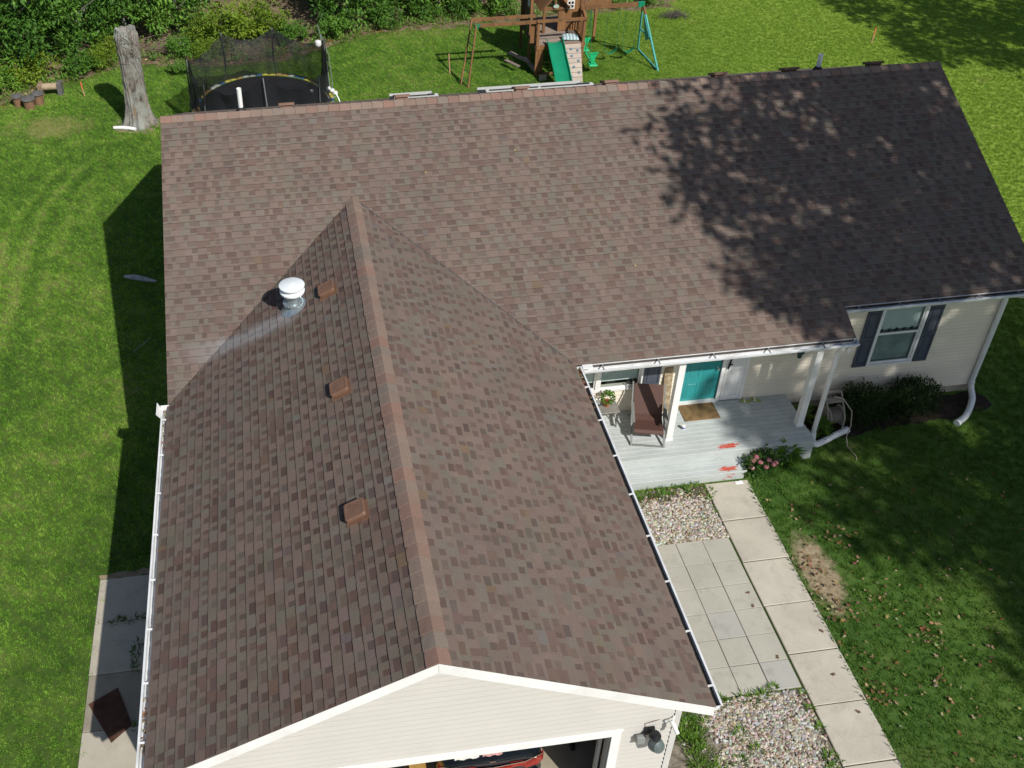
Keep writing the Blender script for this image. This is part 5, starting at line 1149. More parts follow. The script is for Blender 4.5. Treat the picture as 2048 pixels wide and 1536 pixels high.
# fort house: boarded walls one by one
for i in range(8):
    x0 = 14.02+i*.115; P_('wall_board', lambda m: m.box(x0, x0+.110, 15.60, 15.622, 1.31, 3.2), M_CEDAR)
for i in range(13):
    y0 = 15.63+i*.115; P_('wall_board', lambda m: m.box(13.0, 13.02, y0, y0+.110, 1.31, 3.0), M_CEDARD); P_('wall_board', lambda m: m.box(14.96, 14.98, y0, y0+.110, 1.31, 3.2), M_CEDAR)
P_('door_leaf', lambda m: m.box(14.02, 14.34, 15.54, 15.57, 1.34, 2.25), M_CEDAR); P_('lintel', lambda m: m.box(13.38, 14.34, 15.48, 15.54, 2.24, 2.34), M_CEDAR)
P_('wall_rail', lambda m: m.box(14.36, 14.96, 15.57, 15.598, 1.66, 1.72), M_CEDARD)
M_WFR = simple('white_window_plastic', (.78, .78, .75), .5, .04)
def minwin(x, z, axis):
    m = MB()
    if axis == 'x':
        for (a, b, c, d) in ((-.15, -.11, -.17, .17), (.11, .15, -.17, .17), (-.11, .11, -.17, -.13), (-.11, .11, .13, .17), (-.015, .015, -.13, .13), (-.11, .11, -.015, .015)): m.box(x+a, x+b, 15.57, 15.60, z+c, z+d)
    else:
        for (a, b, c, d) in ((-.15, -.11, -.2, .2), (.11, .15, -.2, .2), (-.11, .11, -.2, -.16), (-.11, .11, .16, .2), (-.015, .015, -.16, .16), (-.11, .11, -.015, .015)): m.box(12.965, 12.998, x+a, x+b, z+c, z+d)
    w = m.build('window_frame', M_WFR, ps)
    m = MB()
    if axis == 'x': m.box(x-.11, x+.11, 15.59, 15.598, z-.13, z+.13)
    else: m.box(12.985, 12.997, x-.11, x+.11, z-.16, z+.16)
    m.build('pane', M_CGLASS, w)
minwin(14.50, 2.38, 'x'); minwin(16.2, 2.38, 'y')
for s_ in (-1, 1):
    for i in range(9):
        y0 = 15.30+i*.15; t0 = Vector((13.86, y0, 2.98)); e_ = Vector((13.86+s_*.62, y0, 2.26)); P_('roof_board', lambda m: m.prism([t0, e_, e_+Vector((0, .143, 0)), t0+Vector((0, .143, 0))], (0, 0, .022)), M_CEDAR)
    P_('gable_brace', lambda m: m.bar((13.86+s_*.46, 15.47, 2.34), (13.86, 15.47, 2.86), .05, .05), M_CEDAR)
P_('king_post', lambda m: m.box(13.84, 13.88, 15.45, 15.49, 2.34, 2.9), M_CEDAR)
P_('name_plate', lambda m: (m.lathe([(.11, -.012), (.12, 0), (.11, .012)], (0, 0, 0), 18, Matrix.Diagonal((1, 1, .65)) @ Matrix.Rotation(R(90), 3, 'X')), setattr(m, 'v', [tuple(Vector(p)+Vector((13.87, 15.43, 2.40))) for p in m.v])), simple('pale_green_plate', (.42, .52, .42), .5))
# upper balcony over the swing side
P_('balcony_beam', lambda m: m.box(14.99, 16.25, 15.86, 15.95, 2.20, 2.36), M_CEDAR); P_('balcony_beam', lambda m: m.box(14.99, 16.2, 16.7, 16.79, 2.05, 2.2), M_CEDAR); P_('balcony_floor', lambda m: m.box(14.99, 16.2, 15.96, 16.69, 2.22, 2.26), M_GREYB)
for i in range(9): P_('baluster', lambda m: m.box(15.06+i*.13, 15.10+i*.13, 15.88, 15.91, 2.36, 3.2), M_CEDAR)
# swing beam and A-frame
P_('swing_beam', lambda m: m.bar((14.8, 15.2, 2.38), (17.30, 15.2, 2.38), .10, .15), M_CEDAR); P_('beam_bracket', lambda m: m.box(17.10, 17.36, 15.13, 15.27, 2.28, 2.47), M_GRNP)
for (fx, fy) in ((17.86, 14.11), (17.72, 16.24)):
    top = Vector((17.32, 15.2+(.06 if fy > 15 else -.06), 2.32)); ft = Vector((fx, fy, .0)); mid = top.lerp(ft, .13)
    P_('frame_leg', lambda m: m.tube([top, mid], .045, 10), M_ORANGE if False else M_CEDAR); P_('frame_leg', lambda m: m.tube([mid, ft], .042, 10), M_AQUA, smooth=True)
P_('ground_bar', lambda m: m.tube([(17.84, 14.16, .05), (17.71, 16.18, .05)], .032, 8), M_AQUA, smooth=True)
a = Vector((17.36, 15.14, 2.0)); b = Vector((17.58, 14.68, 1.12)); c = Vector((17.54, 15.75, 1.12))
P_('gusset', lambda m: m.prism([a, b+Vector((0, .08, 0)), (b+c)/2+Vector((0, -.1, -.25)), c+Vector((0, -.28, .3))], (.02, 0, 0)), M_AQUA); P_('cross_bar', lambda m: m.tube([b, c], .03, 8), M_AQUA, smooth=True)
# glider and two belt swings
def funnel(m, x, y, z, s_):
    m.prism([(x-.20, y, z), (x+.20, y, z), (x+.17, y, z-.05), (x+.09, y, z-.22), (x+.06, y, z-.42), (x-.06, y, z-.42), (x-.09, y, z-.22), (x-.17, y, z-.05)], (0, .05*s_, 0)); m.bbox(x-.17, x+.17, y-.16, y+.16, z-.50, z-.44, .02); m.bar((x-.2, y, z+.0), (x+.2, y, z+.0), .05, .04)
gs = P_('glider_seat', lambda m: funnel(m, 15.20, 14.30, .86, 1), M_GRNL); P_('glider_seat', lambda m: funnel(m, 15.28, 15.75, .86, -1), M_GRNL); P_('glider_bar', lambda m: m.bar((15.20, 14.3, .36), (15.28, 15.75, .36), .07, .05), M_GRNL)
for y in (14.75, 15.45): P_('hanger', lambda m: m.tube([(15.24, 15.2, 2.3), (15.23, y, .38)], .012, 6), M_ROPEG)
for x in (16.17, 16.90):
    z = .42; P_('swing_seat', lambda m: m.add([(x-.26+.52*i/8, 15.2+s_*.075, z+.14*((i-4)/4)**2*1.3-s_*.01) for s_ in (-1, 1) for i in range(9)]+[(x-.26+.52*i/8, 15.2+s_*.075, z-.02+.14*((i-4)/4)**2*1.3) for s_ in (-1, 1) for i in range(9)], [(i, i+1, 10+i, 9+i) for i in range(8)]+[(18+i, 27+i, 28+i, 19+i) for i in range(8)]+[(i, 18+i, 19+i, i+1) for i in range(8)]+[(9+i, 10+i, 28+i, 27+i) for i in range(8)]), M_GRNP)
    for s_ in (-1, 1): P_('swing_rope', lambda m: m.tube([(x+s_*.22, 15.2, 2.31), (x+s_*.255, 15.2, z+.17)], .008, 5), M_ROPEG)
# slide
prof = [(14.52, 1.33), (14.30, 1.32), (14.05, 1.20), (13.75, .98), (13.45, .82), (13.15, .66), (12.85, .44), (12.5, .28), (12.1, .22), (11.9, .20)]
m = MB(); vs_ = []; xs = [(-.33, .16), (-.30, .17), (-.26, .05), (-.16, 0), (0, -.01), (.16, 0), (.26, .05), (.30, .17), (.33, .16)]
for (y, z) in prof: vs_ += [(13.62+x, y, z+h) for x, h in xs]+[(13.62+x*.98, y, z+h-.025) for x, h in xs[::-1]]
k = 18; m.add(vs_, [(i*k+j, i*k+(j+1) % k, (i+1)*k+(j+1) % k, (i+1)*k+j) for i in range(len(prof)-1) for j in range(k)]+[tuple(range(k)), tuple(range((len(prof)-1)*k, len(prof)*k))]); m.build('slide', M_GRNP, ps, smooth=True)
# climbing wall boards and holds
T = lambda u, v, h=0: Vector((13.98+.64*u-.08*(1-v), 14.26-1.06*(1-v)-h*.77, 1.32*v+h*.6))
for i in range(9):
    v0, v1 = i/9+.004, (i+1)/9-.004; P_('climbing_board', lambda m: m.add([T(0, v0), T(1, v0), T(1, v1), T(0, v1), T(0, v0, .03), T(1, v0, .03), T(1, v1, .03), T(0, v1, .03)], [(0, 3, 2, 1), (4, 5, 6, 7), (0, 1, 5, 4), (1, 2, 6, 5), (2, 3, 7, 6), (3, 0, 4, 7)]), M_PINKB)
for (u, v) in ((.38, .88), (.78, .84), (.08, .80), (.40, .72), (.80, .60), (.50, .46), (.80, .33), (.30, .25), (.78, .08)):
    P_('climbing_hold', lambda m: (m.lathe([(.055, 0), (.05, .03), (.02, .035)], (0, 0, 0), 9, Matrix.Rotation(R(52), 3, 'X')), setattr(m, 'v', [tuple(Vector(p)+T(u, v, .031)) for p in m.v])), M_HOLD, smooth=True)
# monkey bars and ladder on the left
for y in (14.40, 14.98): P_('overhead_beam', lambda m: m.bar((10.42, y, 2.25), (12.94, y, 2.25), .06, .13), M_CEDAR)
for i in range(5): P_('overhead_rung', lambda m: m.tube([(10.9+i*.45, 14.42, 2.23), (10.9+i*.45, 14.96, 2.23)], .015, 8), M_ROPEG)
f0, f1, b0, b1 = Vector((10.50, 14.38, 2.30)), Vector((10.12, 13.76, 0)), Vector((10.44, 14.98, 2.30)), Vector((9.90, 14.10, 0))
P_('ladder_rail', lambda m: m.bar(f0, f1, .10, .05, (1, 0, 0)), M_CEDAR); P_('ladder_rail', lambda m: m.bar(b0, b1, .10, .05, (1, 0, 0)), M_CEDAR)
for t in (.2, .34, .48, .62, .76, .9): P_('ladder_rung', lambda m: m.tube([f0.lerp(f1, t), b0.lerp(b1, t)], .016, 8), M_ROPEG)
P_('corner_bracket', lambda m: m.prism([(10.44, 14.345, 2.33), (10.68, 14.345, 2.31), (10.44, 14.345, 2.02)], (0, .012, 0)), M_GRNP)
P_('lower_board', lambda m: m.box(12.98, 13.28, 13.95, 13.99, 0, .24), M_PINKB); P_('lower_board', lambda m: m.bar((12.75, 15.6, .3), (13.0, 14.5, .12), .18, .03), M_GREYB); P_('lower_board', lambda m: m.bar((12.2, 15.9, .42), (12.75, 14.9, .42), .2, .04), M_GREYB); P_('lower_board', lambda m: m.bar((11.95, 15.5, .28), (12.35, 14.8, .28), .16, .04), M_GREYB)
P_('lower_beam', lambda m: m.box(12.94, 14.74, 14.40, 14.44, .0, .12), M_CEDAR)
def stripe():
    m, nt, p = nodes('striped_cushion'); w = N(nt, 'ShaderNodeTexWave', Scale=2.4); w.bands_direction = 'X'; nt.links.new(coords(nt, 'Object'), w.inputs[0])
    nt.links.new(ramp(nt, w.outputs['Fac'], [(.40, (.55, .62, .62)), (.52, (.07, .17, .20)), (.75, (.22, .36, .38))]), p.inputs['Base Color']); p.inputs['Roughness'].default_value = .9; return m
m = MB(); vs_ = []; nu, nv = 10, 8
for s_ in (1, -1):
    for j in range(nv+1):
        for i in range(nu+1):
            u, v = i/nu*2-1, j/nv*2-1; h = .085*max(0, (1-u**4)*(1-v**4))**.5; vs_.append((u*.33, v*.2*(1-.06*u*u), s_*h+.09))
q = (nu+1)*(nv+1); fs = [(s*q+j*(nu+1)+i, s*q+j*(nu+1)+i+1, s*q+(j+1)*(nu+1)+i+1, s*q+(j+1)*(nu+1)+i) for s in (0, 1) for j in range(nv) for i in range(nu)]
m.add(vs_, fs); o = m.build('cushion', stripe(), None, smooth=True, loc=(0, 0, 0)); o.location = (14.33, 14.72, 1.32); o.rotation_euler = (R(8), R(4), R(-4)); tag(o, 'blue and white striped cushion on the playset deck', 'cushion')
# ------------------------------------------------------------------ vegetation
G_MID = leafmat('woodland_leaves', [(.034, .095, .016), (.078, .190, .026), (.150, .305, .040), (.240, .410, .060)])
G_YEL = leafmat('yellow_green_leaves', [(.09, .16, .018), (.18, .28, .026), (.31, .41, .04)])
G_DARK = leafmat('dark_yew_leaves', [(.014, .030, .011), (.030, .058, .018), (.058, .095, .026)], .15, .8, .1)
G_OAK = leafmat('oak_leaves', [(.02, .05, .010), (.04, .09, .014), (.075, .135, .022)], .25)
M_TRUNK = M_BARK
def crown_mesh(name, seed, clumps, per, R_, Hh, ln, w, mat, flat=.8):
    """clumps of folded leaves spread through a crown's volume; base at z = 0"""
    r = random.Random(seed); m = MB()
    for _ in range(clumps):
        v = Vector((r.gauss(0, 1), r.gauss(0, 1), r.gauss(0, 1))).normalized(); k = r.random()**.45
        c = Vector((v.x*R_*k, v.y*R_*k, Hh*(.52+.48*v.z*k))); s = r.uniform(.28, .62)*R_/2.2; tone = r.uniform(0, .5)
        for _ in range(per):
            q = Vector((r.gauss(0, 1), r.gauss(0, 1), r.gauss(0, 1))).normalized(); p = c+q*s*(.45+.55*r.random()); p.z = max(p.z, .02)
            d = (q+Vector((r.uniform(-.9, .9), r.uniform(-.9, .9), r.uniform(-.6, .5)))).normalized()
            leaf(m, p, d, Vector((r.uniform(-.5, .5), r.uniform(-.5, .5), 1)), ln*r.uniform(.65, 1.35), w*r.uniform(.65, 1.35), min(1, tone+r.uniform(0, .5)))
    o = m.build(name, mat, None, fix=False); me = o.data; bpy.data.objects.remove(o); return me
CR = [crown_mesh('crown', 11+i, 62, 85, 2.0, 3.8, .20, .095, G_MID) for i in range(3)]
CRY = [crown_mesh('crown', 31+i, 34, 60, 1.1, 1.5, .17, .055, G_YEL) for i in range(2)]
CRS = [crown_mesh('crown', 41+i, 26, 75, .9, 1.1, .13, .06, G_MID) for i in range(2)]
def trunk_mesh(name, h, r0, seed, n=5):
    r = random.Random(seed); m = MB(); m.tube([(0, 0, -.05), (r.uniform(-.06, .06), r.uniform(-.06, .06), h*.4), (r.uniform(-.15, .15), r.uniform(-.15, .15), h*.9)], [r0, r0*.8, r0*.3], 8)
    for i in range(n):
        a = i*2.4+r.random(); z = h*r.uniform(.25, .6); L_ = h*r.uniform(.3, .5); m.tube([(0, 0, z), (math.cos(a)*L_*.5, math.sin(a)*L_*.5, z+L_*.4), (math.cos(a)*L_, math.sin(a)*L_, z+L_*.7)], [r0*.45, r0*.3, r0*.1], 6)
    o = m.build(name, M_TRUNK, None, smooth=True, fix=False); me = o.data; bpy.data.objects.remove(o); return me
TRK = [trunk_mesh('trunk', 3.4, .11, 3+i) for i in range(2)]; TRS = trunk_mesh('trunk', .9, .035, 9)
used = {}
def plant(name, label, cat, group, x, y, crown, trunk, sx, sz, rz, z=0):
    t = thing(name, label, cat, (x, y, z), 0, group); t.rotation_euler = (0, 0, rz); t.scale = (sx, sx, sz)
    for nm, me in (('trunk', trunk), ('crown', crown)):
        o = bpy.data.objects.new(nm, me); link(o, t)
    return t
WG = 'trees along the woodland edge'
TREES = [(-9.3, 17.0, 1.0, 1.15), (-7.2, 18.2, 1.1, 1.2), (-10.6, 20.2, 1.2, 1.5), (-5.3, 19.6, .95, 1.05), (-7.8, 22.2, 1.25, 1.6), (-3.4, 20.8, .9, 1.0), (-1.2, 21.2, .95, 1.05), (-4.4, 23.6, 1.2, 1.45), (-.4, 24.4, 1.2, 1.3),
         (6.3, 21.0, .95, 1.02), (4.6, 23.8, 1.1, 1.25), (8.4, 22.4, 1.0, 1.05), (10.3, 22.0, .95, .95), (12.3, 22.4, 1.0, 1.0), (11.3, 25.2, 1.2, 1.3), (14.6, 23.2, 1.05, 1.05), (16.9, 22.8, 1.0, .95), (7.2, 26.0, 1.25, 1.5), (14.0, 27, 1.3, 1.5), (2.4, 27.5, 1.3, 1.6), (-9.0, 27, 1.4, 1.9), (19.4, 23.4, .95, .9), (-2.0, 28.5, 1.4, 1.7), (18.2, 27, 1.3, 1.4), (-13.0, 18.5, 1.2, 1.4)]
DESC = ['dense bushy tree at the left end of the woodland edge above the log stools', 'leafy tree just right of the leftmost tree above the bench', 'tall leafy tree in the far left corner', 'leafy tree just left of the dead trunk', 'tall tree behind the left woodland edge', 'leafy tree directly behind the dead trunk', 'leafy tree just right of the dead trunk', 'tall tree behind the dead trunk', 'tall tree at the back between dead trunk and trampoline',
        'bushy tree at the right edge of the trampoline', 'tall tree behind the trampoline net', 'rounded tree right of the trampoline by the lawn', 'bushy tree left of the playset ladder', 'bushy tree behind the overhead ladder of the playset', 'tall tree behind the playset ladder', 'leafy tree behind the fort of the playset', 'leafy tree behind the swing beam', 'tall tree at the back right of the trampoline', 'tall tree at the back behind the fort', 'tall tree at the back behind the trampoline', 'tall tree at the far back on the left', 'leafy tree at the right end of the woodland edge behind the A-frame', 'tall tree at the far back behind the dead trunk', 'tall tree at the far back behind the swings', 'tall tree beyond the left edge']
for i, ((x, y, s, h), lb) in enumerate(zip(TREES, DESC)):
    plant('woodland_tree', lb, 'tree', WG, x, y, CR[i % 3], TRK[i % 2], s, h, i*1.9)
SH = [(-8.9, 15.6, 1.0, 'y0', 'low leafy shrub at the left picture edge by the log stools'), (-7.9, 16.2, .95, 's', 'green shrub directly behind the log stools'), (-6.7, 17.0, .9, 'y', 'yellow-green shrub above the little bench'), (-5.0, 17.4, .85, 's', 'green shrub right of the little bench'), (-4.3, 17.9, .7, 'y', 'small yellow-green shrub left of the dead trunk'), (-3.9, 18.9, .7, 'y', 'yellow-green weed clump touching the dead trunk'),
      (-.9, 18.6, .8, 's', 'dark green shrub right of the dead trunk'), (.3, 19.6, 1.1, 'y', 'yellow-green goldenrod clump left of the trampoline net'), (1.5, 20.2, 1.2, 'y', 'tall yellow-green goldenrod clump above the trampoline'), (2.6, 20.0, 1.1, 'y', 'yellow-green goldenrod clump behind the middle net pole'), (.2, 18.2, .6, 'y', 'small bright goldenrod clump at the left net pole'), (3.5, 19.4, .8, 's', 'green shrub seen through the trampoline net'),
      (5.4, 19.6, .9, 's', 'dark shrub beside the right net pole'), (7.8, 20.5, .95, 's', 'low shrub on the lawn edge right of the trampoline'), (9.5, 20.9, .85, 's', 'low shrub on the lawn edge left of the playset'), (11.4, 20.8, .9, 's', 'low shrub on the lawn edge behind the ladder'), (16.2, 20.9, .9, 's', 'low shrub under the balcony of the playset'), (17.8, 21.0, .95, 's', 'low shrub behind the hanging swings'), (19.6, 21.2, .9, 's', 'low shrub behind the A-frame'), (21.4, 21.6, .6, 's', 'last small shrub at the right end of the woodland edge'), (-1.0, 16.9, .5, 's', 'small low bush on the bare strip right of the dead trunk'), (13.2, 21.0, .9, 's', 'low shrub behind the slide side of the fort')]
for i, (x, y, s, k, lb) in enumerate(SH):
    plant('shrub', lb, 'shrub', None, x, y, (CRY if k[0] == 'y' else CRS)[i % 2], TRS, s, s*(1.0 if k[0] == 's' else .85), i*2.3)
# low undergrowth spilling from the shrubs onto the border
m = MB(); r3 = random.Random(21)
for i in range(520):
    x = r3.uniform(-11, 21); y = woods_y(x)+abs(r3.gauss(.5, .8))+.05
    leafball(m, (x, y, .05), r3.uniform(.15, .4), r3.uniform(.15, .35), r3.uniform(.12, .45), 22, .13, .05, r3, .3)
tag(m.build('undergrowth', G_MID, None, fix=False), 'low leafy undergrowth along the foot of the shrubs', 'undergrowth', kind='stuff')
# brush heap and rock at the woodland edge
m = MB()
for i in range(70):
    p = Vector((-1.9+rnd.uniform(-1.2, 1.0), 19.0+rnd.uniform(-.6, .6), .05+rnd.uniform(0, .5))); d = Vector((rnd.uniform(.3, 1), rnd.uniform(-.5, .3), rnd.uniform(-.25, .3)))*rnd.uniform(.5, 1.3); m.tube([p, p+d*.5+Vector((0, 0, .05)), p+d], [.014, .01, .004], 4)
tag(m.build('brush_heap', M_TWIG, None, fix=False), 'heap of dry grey branches right of the dead trunk', 'brush', kind='stuff')
m = MB(); r3 = random.Random(3)
for i in range(260):
    p = Vector((20.35+r3.gauss(0, .28), 19.3+r3.gauss(0, .16), .02+abs(r3.gauss(0, .12)))); d = Vector((r3.uniform(-1, 1), r3.uniform(-1, 1), r3.uniform(0, .8)))*r3.uniform(.1, .25); m.tube([p, p+d], [.012, .004], 4)
tag(m.build('dead_shrub', simple('dead_shrub_twig', (.12, .10, .095), .95, .3, 6), None, fix=False), 'low grey heap of dead twigs on the lawn right of the A-frame', 'brush', kind='stuff')

# big shade oaks on the street side; they stand beyond the picture and throw the dappled shade
def oak(label, trunk_xy, poly, h0, n, seed, zspan, trunk_h, thin=None):
    r = random.Random(seed); t = thing('shade_oak', label, 'tree', (trunk_xy[0], trunk_xy[1], 0)); m = MB()
    xs = [p[0] for p in poly]; ys = [p[1] for p in poly]; cl = []
    k = 0
    while len(cl) < n and k < 60000:
        k += 1; x, y = r.uniform(min(xs), max(xs)), r.uniform(min(ys), max(ys))
        if not inside(x, y, poly): continue
        if thin and r.random() < thin(x, y): continue
        z = h0+r.uniform(*zspan); s = r.uniform(.38, .88)
        cl.append((x+.47*(z-11), y-.92*(z-11), z, s))
    for (x, y, z, s) in cl:
        for _ in range(int(62*s*s)+12):
            q = Vector((r.gauss(0, 1), r.gauss(0, 1), r.gauss(0, .8))).normalized(); p = Vector((x, y, z))+q*s*(.3+.7*r.random()); leaf(m, p, q+Vector((r.uniform(-.8, .8), r.uniform(-.8, .8), r.uniform(-.5, .3))), Vector((r.uniform(-.6, .6), r.uniform(-.6, .6), 1)), r.uniform(.24, .42), r.uniform(.15, .26))
    m.build('crown', G_OAK, t, fix=False)
    m = MB(); tx, ty = trunk_xy; m.tube([(tx, ty, -.1), (tx+.05, ty, 2), (tx+.1, ty+.1, trunk_h)], [.55, .40, .26], 12)
    for i in range(0, len(cl), max(1, len(cl)//16)):
        x, y, z, s = cl[i]; b = Vector((tx+.1, ty+.1, trunk_h-r.uniform(0, 2.5))); e_ = Vector((x, y, z)); m.tube([b, b.lerp(e_, .5)+Vector((0, 0, .5)), e_], [.16, .10, .03], 7)
    m.build('trunk', M_TRUNK, t, smooth=True, fix=False); return t
# outline of the shade in plan, carried up the sun's rays to 11 m
OA = [(14.2, -3.9), (14.4, -5.2), (14.1, -5.6), (14.5, -6.8), (15.1, -7.4), (14.5, -8.3), (15.4, -9.6), (15.6, -10.5), (16.0, -11.2), (16.4, -12.2), (16.8, -13.0), (17.6, -13.6), (20.5, -15.2), (24.0, -15.2), (25.0, -10.5), (23.6, -5.5), (22.8, -3.3), (18, -3.5)]
OB = [(17.3, -14.2), (17.6, -15.6), (18.4, -17.2), (18.9, -18.2), (19.0, -19.8), (19.8, -20.3), (20.8, -20.2), (21.4, -21.6), (20.9, -22.8), (21.2, -25), (27, -25), (29, -17), (28.6, -11), (24.4, -10.8), (23.5, -14.6)]
OC = [(32.6, 9.6), (33.6, 8), (33.7, 6.0), (33.1, 4.0), (34.4, 3.2), (36, 2.6), (37.4, 1.8), (41, 1.6), (44, 6), (43, 13), (37, 14), (33.5, 12.5)]
oak('tall oak right of the house whose crown shades the roof', (27.0, -19.5), OA, 18.5, 355, 5, (-2.4, 2.8), 15.0, lambda x, y: .30 if (x < 16.0 and y > -11) or (abs(x-17.5) < 1.2 and abs(y+9) < 1.4) else 0)
oak('tall oak by the street whose crown shades the front lawn', (28.5, -27.0), OB, 18.0, 400, 6, (-2.4, 2.8), 14.5, lambda x, y: .5 if x < 20.8 and y < -16.3 else .06)
oak('tall oak on the far right whose crown shades the back lawn', (43.0, 3.5), OC, 11.5, 230, 8, (-2.2, 2.5), 8.0)

# ------------------------------------------------------------------ planting at the house
for (x, y, sx, h, lb, sd_) in ((16.15, -5.86, .62, .95, 'dark yew shrub left under the right window', 3), (17.45, -5.86, .66, .92, 'dark yew shrub right under the right window', 4)):
    t = thing('yew_shrub', lb, 'shrub', (x, y, 0)); r = random.Random(sd_); m = MB()
    for _ in range(130):
        a = r.uniform(0, 6.28); k = r.random()**.5; c = Vector((x+math.cos(a)*sx*k, y+math.sin(a)*.42*k, .08+r.random()*h*(1-.35*k))); leafball(m, c, .14, .14, .14, 40, .10, .030, r, .3, .5)
    for _ in range(26):
        a = r.uniform(0, 6.28); k = r.random(); p = Vector((x+math.cos(a)*sx*k, y+math.sin(a)*.4*k, h*.75)); q = p+Vector((r.uniform(-.12, .12), r.uniform(-.1, .1), r.uniform(.15, .38)))
        for j in range(10): leaf(m, p.lerp(q, j/10), Vector((r.uniform(-1, 1), r.uniform(-1, 1), .6)), Vector((0, 0, 1)), .07, .018)
    m.build('crown', G_DARK, t, fix=False)
    m = MB(); m.tube([(x, y, 0), (x+.05, y, .5)], [.05, .03], 7); m.build('trunk', M_TRUNK, t, smooth=True)
fb = thing('flowering_bush', 'green bush with pink flower heads at the porch step corner', 'bush', (13.05, -7.22, 0)); r = random.Random(12)
m = MB()
for _ in range(34):
    a = r.uniform(0, 6.28); k = r.random()**.5; leafball(m, (13.08+math.cos(a)*.42*k, -7.22+math.sin(a)*.26*k, .10+r.random()*.45), .14, .14, .12, 24, .11, .05, r, .3)
m.build('foliage', leafmat('bush_leaves', [(.02, .06, .012), (.045, .11, .018), (.09, .17, .03)]), fb, fix=False)
M_PINKF = toned('pink_petals', 1.0, .8, 60, .3, 0)
for (x, y, z) in ((12.78, -7.32, .52), (12.90, -7.42, .55), (12.86, -7.28, .58), (13.02, -7.50, .46), (13.20, -7.48, .50), (13.12, -7.40, .56), (13.28, -7.42, .48), (12.72, -7.44, .42)):
    m = MB()
    for _ in range(60):
        v = Vector((r.gauss(0, 1), r.gauss(0, 1), abs(r.gauss(0, 1)))).normalized(); c = r.choice(((.36, .11, .14), (.44, .18, .19), (.28, .08, .11), (.44, .27, .25))); p = Vector((x, y, z))+Vector((v.x*.065, v.y*.065, v.z*.04)); s = Vector((-v.y, v.x, 0.01)).normalized()*.014; t_ = v.cross(s).normalized()*.014
        m.col = c; m.add([p-s-t_, p+s-t_, p+s+t_, p-s+t_], [(0, 1, 2, 3)])
    m.build('flower_head', M_PINKF, fb, fix=False)
hosta = [(13.78, -7.08, .34, 90, 'broad-leaved green plant at the deck front corner'), (14.68, -5.82, .32, 80, 'leafy green plant between deck end and house wall'), (14.95, -6.32, .30, 90, 'leafy green plant at the foot of the hose reel')]
for (x, y, s, n, lb) in hosta:
    t = thing('leafy_plant', lb, 'plant', (x, y, 0)); m = MB()
    for i in range(n):
        a = r.uniform(0, 6.28); z = r.uniform(.05, .45); d = Vector((math.cos(a), math.sin(a), r.uniform(.1, .9))); leaf(m, Vector((x+math.cos(a)*.05, y+math.sin(a)*.05, z)), d, Vector((0, 0, 1)), s*r.uniform(.6, 1.1), .075)
    m.build('foliage', M_GREEN, t, fix=False)
# weeds: strip at the deck, tufts in the gravel and along slab edges
def weeds(name, label, spots, mat, seed):
    r = random.Random(seed); m = MB()
    for (x, y, s, n) in spots:
        for _ in range(n):
            a = r.uniform(0, 6.28); k = r.random()**.6*s; p = Vector((x+math.cos(a)*k, y+math.sin(a)*k, .01)); leaf(m, p, Vector((math.cos(a)*r.uniform(.2, .9), math.sin(a)*r.uniform(.2, .9), r.uniform(.5, 1))), Vector((0, 0, 1)), r.uniform(.05, .16), r.uniform(.012, .03))
    return tag(m.build(name, mat, None, fix=False), label, 'weeds', kind='stuff')
r2 = random.Random(4); M_GREENB = leafmat('fringe_grass', [(.04, .10, .015), (.07, .15, .02), (.12, .21, .03)])
weeds('weeds', 'green weeds along the front of the porch step', [(10.0+i*.13+r2.uniform(-.1, .1), -7.55+r2.uniform(-.18, .12), .16, 45) for i in range(13)], M_GREEN, 1)
sp = [(9.0+r2.random()*.5, -12.7-r2.random()*2.2, .16, 60) for _ in range(34)]+[(9.6+r2.random()*1.2, -12.72-r2.random()*.12, .12, 40) for _ in range(9)]+[(10.1, -13.4, .12, 60), (10.25, -13.75, .10, 50), (9.85, -13.9, .12, 60), (10.8, -12.72, .10, 40), (11.05, -12.6, .08, 45), (11.55, -13.1, .06, 40), (11.56, -13.5, .07, 40), (11.5, -14.1, .14, 80), (11.4, -14.3, .14, 70), (11.55, -12.8, .05, 25), (9.8, -14.3, .2, 90), (11.58, -8.3, .05, 20), (11.6, -7.9, .06, 30)]
weeds('weeds', 'green weeds growing through the pebbles by the garage corner', sp, M_GREEN, 2)
weeds('weeds', 'dark weeds growing in the cracks of the side pad', [(-1.42+i*.13, -9.28+r2.uniform(-.03, .03), .06, 18) for i in range(6)]+[(-.92+r2.uniform(-.04, .04), -9.85-i*.1, .06, 16) for i in range(7)]+[(-.8, -11.7, .1, 25)], M_GREENB, 3)
weeds('weeds', 'unmown grass fringe at the foot of the dead trunk', [(sx_+.62*math.cos(a*.5)-.05, sy_-.1+.5*math.sin(a*.5), .16, 36) for a in range(13)], M_GREEN, 5)
weeds('weeds', 'pale weeds along the bare woodland border', [(x_, woods_y(x_)+r2.uniform(-.2, .7), .25, 22) for x_ in [-10+.23*i for i in range(140)]], G_YEL, 6)
weeds('weeds', 'grass fringe creeping over the right edge of the walkway', [(12.70+r2.uniform(-.05, .03), -7.6-i*.075, .04, 6) for i in range(112)], M_GREENB, 7)

